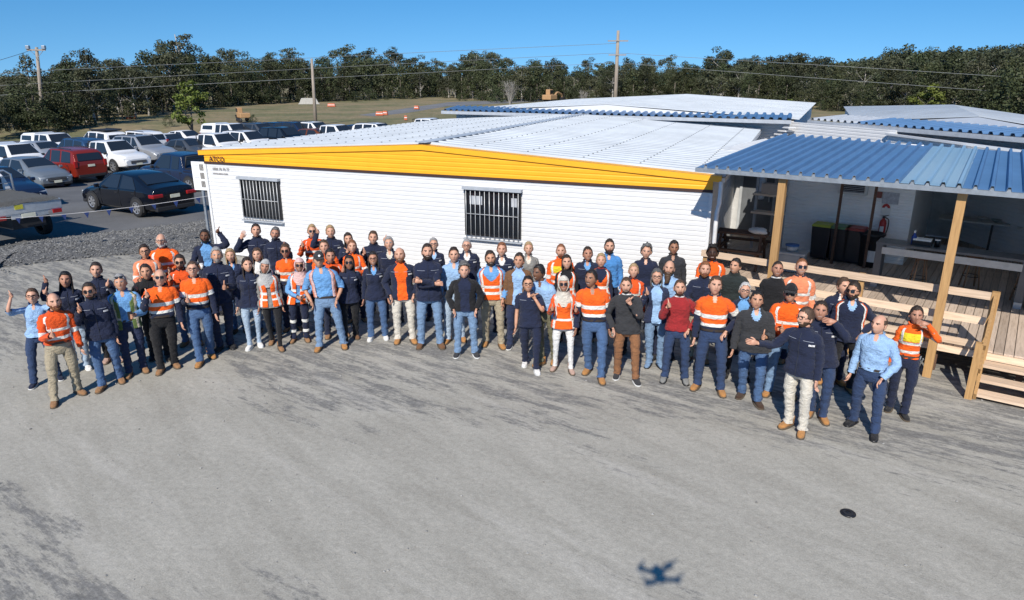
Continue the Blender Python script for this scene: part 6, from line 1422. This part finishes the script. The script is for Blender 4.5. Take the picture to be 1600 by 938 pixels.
# ------------------------------------------------------------------ the crowd, left to right
def J(open='zip', inn='white', c='navy', logo=1, **k): return dict(t='jacket', c=c, open=open, logo=logo, **{'in': inn}, **k)
def HV2(**k): return dict(t='hivis2', c='orange', c2='navy', **{'in': 'navy'}, **k)
def HV1(c='orange', c2=None, **k): return dict(t='hivis1', c=c, **({'c2': c2} if c2 else {}), **{'in': 'navy'}, **k)
def SH(c, inn='white', **k): return dict(t='shirt', c=c, **{'in': inn}, **k)
V_OR = dict(c='orange', bands=(1.0, 1.12)); 
cup1 = 'dark-skinned man in open navy jacket and blue shirt waving, coffee cup in hand'
cup2 = 'woman in orange shirt with tied hair holding a cup, middle back row'
ph1 = 'older man in green hi-vis vest over blue shirt, sunglasses pushed up'
ITEMDESC.update({cup1: 'the waving open jacket', cup2: 'orange in the back row', ph1: 'the green vest'})
person('woman in light blue shirt, arms raised thumbs up, leftmost in the crowd', (48, 450), dict(t='shirt', c='lblue', untuck=1, hem=.93, roll=1, **{'in': 'navy'}), 'denimd', 'navy', [(53, 604), (92, 592)], sex='f', hair=('bun', 'brown'), arms=('raised', 'raised'), acc=('glasses',), skin=5)
person('bald bearded man in orange shirt and khaki trousers, front left', (81, 457), dict(t='hivis1', c='dorange', **{'in': 'navy'}), 'khaki', 'btan', [(86, 632), (123, 615)], hair=('fringe', 'brown'), beard=('full', 'red'), arms=('thumb', 'down'), skin=5, yaw=12)
person('woman with long dark hair, navy jacket, one arm raised high, pale jeans', (100, 424), J(), 'denimp', 'white', [(118, 582), (136, 576)], sex='f', hair=('long', 'black'), arms=('raised', 'down'), skin=1)
person('man in sunglasses, navy jacket and jeans, thumb up, left front', (137, 441), J(), 'denim', 'btan', [(160, 609), (188, 596)], hair=('short', 'dark'), beard=('stub', 'dark'), acc=('sun',), arms=('thumbhi', 'down'))
person('young woman in navy jacket and black leggings, thumb beside her face', (148, 409), J(), 'black', 'pinkboot', [(170, 565), (182, 564)], sex='f', hair=('bun', 'dark'), arms=('down', 'thumbhi'), skin=5, acc=('slim',))
person(ph1, (186, 428), dict(t='shirt', c='sky', vest_over=dict(c='green', gap=2, tape='cream', bands=(1.02,), hem=.86)), 'navy2', 'btan', [(202, 588), (225, 580)], hair=('short', 'grey'), acc=('sunhead', 'phone'), arms=('down', 'hold'), skin=0)
person('man in black jacket with arm across, mostly hidden behind green vest', (225, 413), J(c='black', logo=0), 'black', 'black_boot', H=1.74, hair=('short', 'dark'), arms=('thumbhi', 'down'))
person('man in sunglasses, orange and navy shirt, black jeans, hand raised forward', (248, 420), HV2(), 'black', 'btan', [(252, 582), (273, 573)], hair=('fringe', 'blonde'), acc=('sun',), arms=('thumbhi', 'down'), skin=5, build=1.08)
person('man in glasses and pale orange shirt at the back left', (223, 382), HV1('coral'), 'navy', 'btan', H=1.76, hair=('short', 'dark'), acc=('glasses',), arms=('thumb', 'down'))
person('bald grey-bearded man in orange shirt with white stripes, back left', (249, 365), HV1(), 'navy', 'btan', H=1.84, hair=('fringe', 'white'), beard=('full', 'white'), arms=('down', 'hold'), acc=('glasses',), skin=5, build=1.12)
person('man in sunglasses and plain orange shirt behind the striped shirts, left', (278, 398), HV1('dorange'), 'denim', 'btan', H=1.74, hair=('short', 'dark'), acc=('sun',), beard=('stub', 'dark'), arms=('thumbhi', 'down'))
person('tall man in glasses, orange and navy striped shirt and jeans, left', (299, 407), HV2(), 'denim', 'tan', [(313, 571), (329, 558)], hair=('crop', 'brown'), acc=('glasses',), arms=('thumb', 'down'), skin=5)
person(cup1, (318, 359), J('full', 'sky', logo=0), 'navy2', 'black', H=1.80, hair=('short', 'black'), beard=('full', 'black'), skin=3, arms=('hold', ('raised', (.27, -.10, 1.74))), acc=('cup',))
person('grey-haired man in navy jacket clapping thumbs at his chest', (337, 386), J(), 'navy', 'black', [(343, 547), (360, 543)], hair=('short', 'grey'), beard=('stub', 'grey'), arms=('down', 'thumb'))
person('blonde woman in navy denim jacket behind the grey-haired man', (358, 389), J('v', 'sky', logo=0, c='navy2'), 'denim', 'dbrown', H=1.68, sex='f', hair=('bob', 'blonde'), skin=5, arms=('thumb', 'down'))
person('tall young man in navy jacket, arm raised, against the white wall', (398, 350), J(), 'navy', 'black', H=1.84, hair=('short', 'dark'), arms=('wave', 'down'), skin=5)
person('bearded man with grey hair in navy jacket under the left window', (428, 355), J(), 'navy', 'black', H=1.80, hair=('short', 'dgrey'), beard=('stub', 'dgrey'), skin=1, arms=('down', 'thumbhi'), tilt=14)
person('woman with long dark hair, navy jacket, very pale jeans and white shoes', (385, 402), J(), 'denimp', 'white', [(392, 545), (404, 541)], sex='f', hair=('long', 'dark'), skin=5, look=20, acc=('slim',))
person('brown-haired woman in white top, half hidden in the second row left', (400, 388), dict(t='jumper', c='white', **{'in': 'white'}), 'denim', 'black', H=1.68, sex='f', hair=('long', 'brown'), skin=5, arms=('down', 'thumbhi'))
person('smiling woman in grey hood and orange vest, black leggings, head tilted', (413, 405), dict(t='jumper', c='grey', vest_over=dict(V_OR, gap=1, hem=.88), **{'in': 'lblue'}), 'black', 'btan', [(425, 537), (438, 547)], sex='f', hair=('scarf', 'lgrey'), skin=1, tilt=12, acc=('slim',))
person('woman in sunglasses and orange navy shirt behind the pink headscarf', (444, 381), HV2(), 'navy', 'btan', H=1.74, sex='f', hair=('bun', 'brown'), acc=('sun',), arms=('down', 'thumb'), skin=1)
person('woman in pink headscarf and sunglasses, orange vest, banded navy trousers', (467, 403), dict(t='shirt', c='sky', untuck=1, hem=.9, vest_over=dict(V_OR, gap=1, hem=.86), **{'in': 'pink'}), 'navy', 'btan', [(459, 534), (479, 533)], sex='f', hair=('scarf', 'pink'), acc=('sun', 'bands'), arms=('clasp', 'clasp'), skin=1)
person('man in grey cap, blue shirt, pink-orange braces vest and jeans', (497, 393), SH('sky', 'white', roll=1, vest_over=dict(c='coral', gap=4, bands=(), tape='pink', hem=1.0)), 'deniml', 'tan', [(499, 547), (537, 543)], hair=('cap', 'char'), arms=('pocket', 'pocket'), skin=0, acc=('badge',), build=1.05)
person('blonde person in sunglasses, orange shirt, thumb up, by the wall', (486, 351), HV1('dorange'), 'navy', 'btan', H=1.78, sex='m', hair=('short', 'blonde'), acc=('sun',), arms=('thumbhi', 'down'), skin=5)
person('fair-haired man in navy jacket with thumb beside his head', (515, 352), J(), 'navy', 'black', H=1.80, hair=('short', 'blonde'), arms=(('raised', (.26, -.16, 1.66)), 'down'), skin=5)
person('fair-haired person in orange and white stripes, face between two rows', (505, 375), HV1(), 'navy', 'btan', H=1.74, hair=('short', 'brown'), skin=5, arms=('thumb', 'down'))
person('black-haired man in orange shirt behind the man in the cap', (514, 389), HV1('dorange'), 'navy', 'btan', H=1.74, hair=('short', 'black'), skin=1, arms=('down', 'thumbhi'), yaw=10)
person('black-haired woman in sunglasses, navy jacket, black trousers', (545, 399), J(), 'black', 'brown', [(540, 540), (556, 528)], sex='f', hair=('bob', 'black'), acc=('sun',), skin=2, arms=('down', 'back'))
person('woman in navy with hand before her mouth, back row under wall', (543, 364), J(), 'navy', 'black', H=1.68, sex='f', hair=('long', 'dark'), arms=('chin', 'down'), skin=5)
person(cup2, (549, 375), HV1(), 'navy', 'btan', H=1.70, sex='f', hair=('bun', 'red'), arms=('thumb', 'hold'), acc=('cup',), skin=5)
person('man in navy jacket with both thumbs raised beside his face', (582, 361), J(), 'navy', 'black', H=1.78, hair=('short', 'brown'), arms=('thumbhi', ('raised', (.26, -.2, 1.62))), skin=5)
person('woman in glasses, navy jacket over blue shirt, white sneakers', (582, 393), J('v', 'sky', logo=1), 'denim', 'white', [(580, 531), (602, 529)], sex='f', hair=('long', 'black'), acc=('glasses',), skin=1)
person('grey-haired man in navy jacket behind the bald red-bearded man', (607, 370), J('v', 'stone'), 'navy', 'black', H=1.76, hair=('short', 'grey'), skin=5)
person('bald red-bearded man, navy jacket over orange shirt, cream trousers', (624, 386), J('full', 'orange'), 'stone', 'tan', [(622, 535), (645, 535)], hair=('fringe', 'red'), beard=('full', 'red'), arms=('pocket', 'pocket'), skin=5)
person('bearded man in navy jacket with folded arms, jeans', (667, 379), J(), 'deniml', 'brown', [(658, 542), (688, 542)], hair=('short', 'dark'), beard=('full', 'dark'), arms=('cross', ('cross', (-.10, -.255, 1.23))), skin=5)
person('grey-haired person in glasses and navy jacket behind folded arms man', (677, 372), J('v', 'lblue'), 'navy', 'black', H=1.70, sex='f', hair=('short', 'grey'), acc=('glasses',), skin=5)
person('man in pale blue shirt and light jeans behind black fleece', (709, 386), SH('lblue'), 'denimp', 'tan', [(700, 535), (722, 532)], hair=('short', 'dark'), skin=5)
person('man with grey curly hair, black fleece, jeans, hands in pockets', (725, 410), dict(t='jacket', c='black', open='full', logo=0, hem=.92, **{'in': 'navy'}), 'deniml', 'char', [(715, 556), (742, 556)], hair=('curly', 'dgrey'), arms=('pocket', 'pocket'), skin=5)
person('grey-haired person in glasses and navy jacket under the second window', (729, 373), J('v', 'white'), 'navy', 'black', H=1.74, hair=('crop', 'grey'), acc=('glasses',), skin=5)
person('bearded man in orange vest over blue shirt and khaki trousers', (766, 391), SH('sky', vest_over=dict(c='orange', bands=(1.02, 1.14), hem=.92)), 'khaki', 'tan', [(759, 539), (783, 543)], hair=('short', 'dark'), beard=('full', 'dark'), arms=('down', 'pocket'), skin=0)
person('reddish-haired man in navy jacket against the wall, centre', (784, 379), J('v', 'white'), 'navy', 'black', H=1.76, hair=('short', 'red'), skin=5)
person('man in brown corduroy jacket over pale blue shirt, navy trousers', (811, 395), dict(t='jacket', c='brown', open='full', logo=0, **{'in': 'lblue'}), 'navy2', 'navy', [(797, 543), (818, 540)], hair=('short', 'dark'), skin=0, look=-10)
person('short person in navy polo and trousers with hand at chin, white trainers', (825, 431), dict(t='polo', c='navy', short=1, logo=1, **{'in': 'navy'}), 'navy', 'white', [(821, 570), (838, 582)], hair=('short', 'black'), acc=('glasses',), arms=('down', ('chin', (.10, -.2, 1.42))), skin=0)
person('blonde woman in grey cardigan against the wall', (826, 378), dict(t='jacket', c='grey', open='v', logo=0, **{'in': 'stone'}), 'navy', 'black', H=1.72, sex='f', hair=('bun', 'blonde'), skin=5)
person('dark-skinned man in light blue shirt and olive trousers, looking left', (843, 413), SH('lblue'), 'olive', 'tan', [(848, 572), (862, 566)], hair=('short', 'black'), skin=3, yaw=-25, look=-20)
person('red-haired man in yellow-orange shirt at the back, right of centre', (877, 381), HV1('orange', 'yellow'), 'navy', 'btan', H=1.80, hair=('crop', 'red'), beard=('stub', 'red'), skin=5)
person('dark-haired woman in orange vest over black, right of centre', (886, 399), dict(t='jumper', c='black', vest_over=dict(V_OR), **{'in': 'black'}), 'black', 'btan', H=1.70, sex='f', hair=('bob', 'dark'), skin=5)
person('woman in white headscarf and sunglasses, orange vest, white trousers', (881, 431), dict(t='jumper', c='dorange', vest_over=dict(c='orange', bands=(1.0,), hem=.86, tape='tape'), **{'in': 'white'}), 'white', 'pinkboot', [(867, 577), (892, 582)], sex='f', hair=('scarf', 'stone'), acc=('sun', 'slim'), arms=(('thumb', (.20, -.36, 1.28)), ('thumb', (.20, -.36, 1.28))), skin=1)
person('moustached dark-haired man in orange navy shirt, jeans and tan boots', (924, 421), HV2(), 'denim', 'tan', [(919, 582), (939, 596)], hair=('short', 'black'), beard=('moust', 'black'), skin=2, look=-22, build=1.05)
person('dark-haired man in navy jacket behind the moustached man', (919, 386), J('v', 'sky'), 'navy', 'black', H=1.74, hair=('short', 'dark'), skin=1)
person('blonde woman in orange vest with silver stripe, right of moustached man', (940, 396), dict(t='jumper', c='navy', vest_over=dict(V_OR, hem=.86), **{'in': 'red'}), 'navy', 'btan', H=1.72, sex='f', hair=('bun', 'blonde'), skin=5)
person('dark-bearded man in bright blue shirt against the wall', (953, 374), SH('bblue', 'white', untuck=1, hem=.9), 'navy', 'black', H=1.84, hair=('short', 'dark'), beard=('full', 'dark'), skin=5)
person('man with curly grey hair in navy polo shirt against the wall', (1011, 382), dict(t='polo', c='navy', short=0, **{'in': 'navy'}), 'navy', 'black', H=1.78, hair=('curly', 'dgrey'), skin=5)
person('blonde woman with ponytail in orange shirt behind black pullover man', (991, 412), HV1('dorange'), 'black', 'black', H=1.68, sex='f', hair=('bun', 'blonde'), skin=5, arms=('thumb', 'down'))
person('man in charcoal pullover and rust-brown chinos, hand at chin', (979, 432), dict(t='jumper', c='char', **{'in': 'white'}), 'rust', 'char', [(964, 589), (993, 598)], hair=('crop', 'brown'), beard=('stub', 'brown'), arms=('pocket', ('chin', (.05, -.22, 1.42))), skin=5)
person('dark-haired man in dark plaid shirt at the right end of the wall', (1054, 376), SH('plaid', 'plaid', untuck=1, hem=.88), 'black', 'black', H=1.80, hair=('short', 'black'), skin=2)
person('woman in glasses, open navy denim jacket, blue shirt, thumb up', (1027, 420), J('full', 'lblue', c='navy2', logo=0), 'deniml', 'deniml', [(1014, 572), (1030, 573)], sex='f', hair=('bob', 'dgrey'), acc=('glasses',), arms=('thumbhi', 'down'), skin=5)
person('man with very long brown beard and blue shirt', (1047, 407), SH('lblue'), 'navy', 'black', H=1.78, hair=('fringe', 'brown'), beard=('long', 'brown'), skin=5)
person('man in dark red jumper with thumb up and dark jeans', (1063, 436), dict(t='jumper', c='red', hem=.94, **{'in': 'white'}), 'denimd', 'grey', [(1038, 594), (1070, 597)], hair=('crop', 'brown'), beard=('stub', 'brown'), arms=('thumbhi', 'side'), skin=5)
person('black man in orange shirt at the office corner, back right', (1115, 384), HV1('orange'), 'navy', 'btan', H=1.82, hair=('curly', 'black'), skin=4, arms=('thumb', 'down'))
person('red-bearded man in navy jacket with one hand before his chest', (1103, 409), J('zip'), 'khaki', 'btan', H=1.80, hair=('short', 'red'), beard=('full', 'red'), arms=('hold', 'down'), skin=5)
person('smiling man in orange navy striped shirt and jeans, right of red jumper', (1119, 431), HV2(), 'denimd', 'tan', [(1089, 606), (1126, 615)], hair=('short', 'brown'), arms=('down', 'side'), skin=5, build=1.03)
person('black-haired man in dark padded vest looking left, by the deck', (1151, 404), dict(t='puffer', c='puffer', **{'in': 'puffer'}), 'black', 'black', H=1.76, hair=('short', 'black'), skin=0, look=-35)
person('white-haired woman in glasses, navy jacket and blue shirt, right', (1166, 442), J('full', 'sky', logo=0), 'black', 'black', H=1.66, sex='f', hair=('short', 'white'), acc=('glasses',), skin=5)
person('man in dark grey zip jacket and jeans with thumb up, right front', (1184, 454), dict(t='jacket', c='char', open='v', logo=0, **{'in': 'lblue'}), 'denim', 'dbrown', [(1159, 619), (1183, 633)], hair=('short', 'black'), arms=('down', 'thumb'), skin=0, build=1.08)
person('man in black pullover standing before the deck post', (1217, 408), dict(t='jumper', c='black', **{'in': 'white'}), 'black', 'black', H=1.80, hair=('crop', 'dark'), skin=1)
person('tall man in sunglasses and faded orange shirt before the deck', (1255, 404), HV1('coral'), 'navy', 'btan', H=1.88, hair=('crop', 'red'), acc=('sun',), skin=5)
person('man in black cap and sunglasses, orange shirt and jeans', (1237, 443), HV1('orange'), 'deniml', 'tan', [(1200, 616), (1236, 620)], hair=('cap', 'black'), acc=('sun',), arms=('thumb', 'down'), skin=0, build=1.08)
person('man in navy jacket and off-white jeans pointing left, front right', (1262, 480), J('zip'), 'stone', 'tan', [(1230, 666), (1251, 678)], hair=('short', 'brown'), beard=('stub', 'brown'), acc=('glasses',), arms=(('point', (.44, -.40, 1.27)), 'down'), yaw=-30, look=-15, skin=5)
person('man shading his brow, navy jacket and jeans, behind the pointing man', (1284, 470), J('zip'), 'denimd', 'tan', [(1268, 648), (1284, 657)], hair=('short', 'dark'), arms=('down', 'shade'), skin=1)
person('young man in navy jacket beside the man with sunglasses and vest', (1321, 434), J('v', 'white'), 'navy', 'tan', H=1.78, hair=('short', 'brown'), skin=5, yaw=10, look=10)
person('man in sunglasses, navy jacket under orange vest, black trousers', (1336, 440), J('v', 'lblue', logo=0, vest_over=dict(c='orange', gap=5, bands=(1.0,), hem=.88)), 'black', 'tan', [(1298, 604), (1328, 612)], hair=('short', 'dark'), beard=('full', 'dark'), acc=('sun',), arms=('down', 'side'), look=-25, skin=0)
person('man in light blue business shirt, dark jeans, black shoes, front right', (1377, 491), SH('lblue', 'lblue'), 'denimd', 'black', [(1332, 662), (1366, 683)], hair=('fringe', 'brown'), arms=('down', ('side', (.17, -.16, .95))), yaw=-18, look=-15, skin=5, build=1.05)
person('woman in orange yellow shirt shading her face, navy trousers, rightmost', (1434, 478), HV1('orange', 'yellow'), 'navy', 'black_boot', [(1391, 640), (1412, 652)], sex='f', hair=('short', 'dark'), arms=('down', 'shade'), skin=1)

# ================================================================== bunting, lid, drone
def bunting():
    o = empty('bunting', (-8.3, 19.0, 0)); tag(o, 'string of small blue triangular flags beside the car park', 'bunting')
    A_, B_ = np.array([-8.32, 19.05, 1.62]), np.array([-15.4, 18.35, 1.05]); org = np.array([-8.3, 19.0, 0]); ts = np.linspace(0, 1, 40)
    P = A_ + (B_ - A_) * ts[:, None] - np.array([0, 0, 1])[None] * (.22 * 4 * ts * (1 - ts) * .6)[:, None]
    b = MB(); b.tube(P - org, .005, 5); b.obj('string', M('string_pale', (.5, .5, .52), .8), o)
    for i in range(12):
        t = (i + .5) / 12; p = np.array([np.interp(t, ts, P[:, k]) for k in range(3)]) - org; d = (B_ - A_) / np.linalg.norm(B_ - A_); sw = random.uniform(-.05, .05)
        q = MB(); V = [p - d * .07, p + d * .07, p + np.array([sw * .5, .02 + sw * .5, -.17])]; V += [v + np.array([0, .006, 0]) for v in V]; q.add(V, [[0, 1, 2], [5, 4, 3], [0, 3, 4, 1], [1, 4, 5, 2], [2, 5, 3, 0]]); q.obj('flag', cloth('flag_blue', (.012, .030, .12)), o)
bunting()
p = gz(1325, 803); o = empty('pit_lid', (p[0], p[1], 0)); tag(o, 'small black pit lid lying on the dusty yard', 'lid')
V, f = lathe([(0, .001), (.085, .001), (.085, .012), (.078, .018), (0, .022)], 28); b = MB(); b.add(V, f); b.obj('disc', M_black, o, True); V, f = lathe([(.03, .0195), (.06, .0195), (.06, .024), (.03, .025)], 20); b = MB(); b.add(V, f[:-2]); b.obj('rim', M_plastic, o)
# the camera drone itself hovers just behind the viewpoint; only its shadow is in the picture
DR = empty('camera_drone', (0, -.10, CAM_H + .06), R(8)); tag(DR, 'small grey quadcopter drone whose shadow falls on the yard', 'drone')
M_dr = M('drone_grey', (.12, .12, .125), .5)
b = MB(); b.tube(crom([(0, -.11, 0), (0, -.06, .012), (0, .0, .016), (0, .07, .006), (0, .085, 0)], 12), np.stack([np.interp(np.linspace(0, 1, 12), [0, .3, .8, 1], [.026, .052, .05, .026]), np.interp(np.linspace(0, 1, 12), [0, .3, .8, 1], [.03, .058, .055, .026])], 1), 14); b.obj('hull', M_dr, DR, True)
for (sx, sy) in ((-1, -1), (1, -1), (-1, 1), (1, 1)):
    e = np.array([sx * .155, sy * .11 - .01, .02]); b = MB(); b.tube([(sx * .03, sy * .05 - .02, .0), e], [.026, .022], 8); a_ = b.obj('arm', M_dr, DR, True)
    V, f = lathe([(0, -.02), (.030, -.02), (.030, .02), (0, .022)], 14); b = MB(); b.add(V + e, f); b.obj('motor', M_black, a_, True)
    an = random.uniform(0, 3.1); d = np.array([math.cos(an), math.sin(an), 0]) * .095
    b = MB(); b.bar(e + d + [0, 0, .028], e - d + [0, 0, .028], .026, .002); b.obj('propeller', M_plastic, a_)
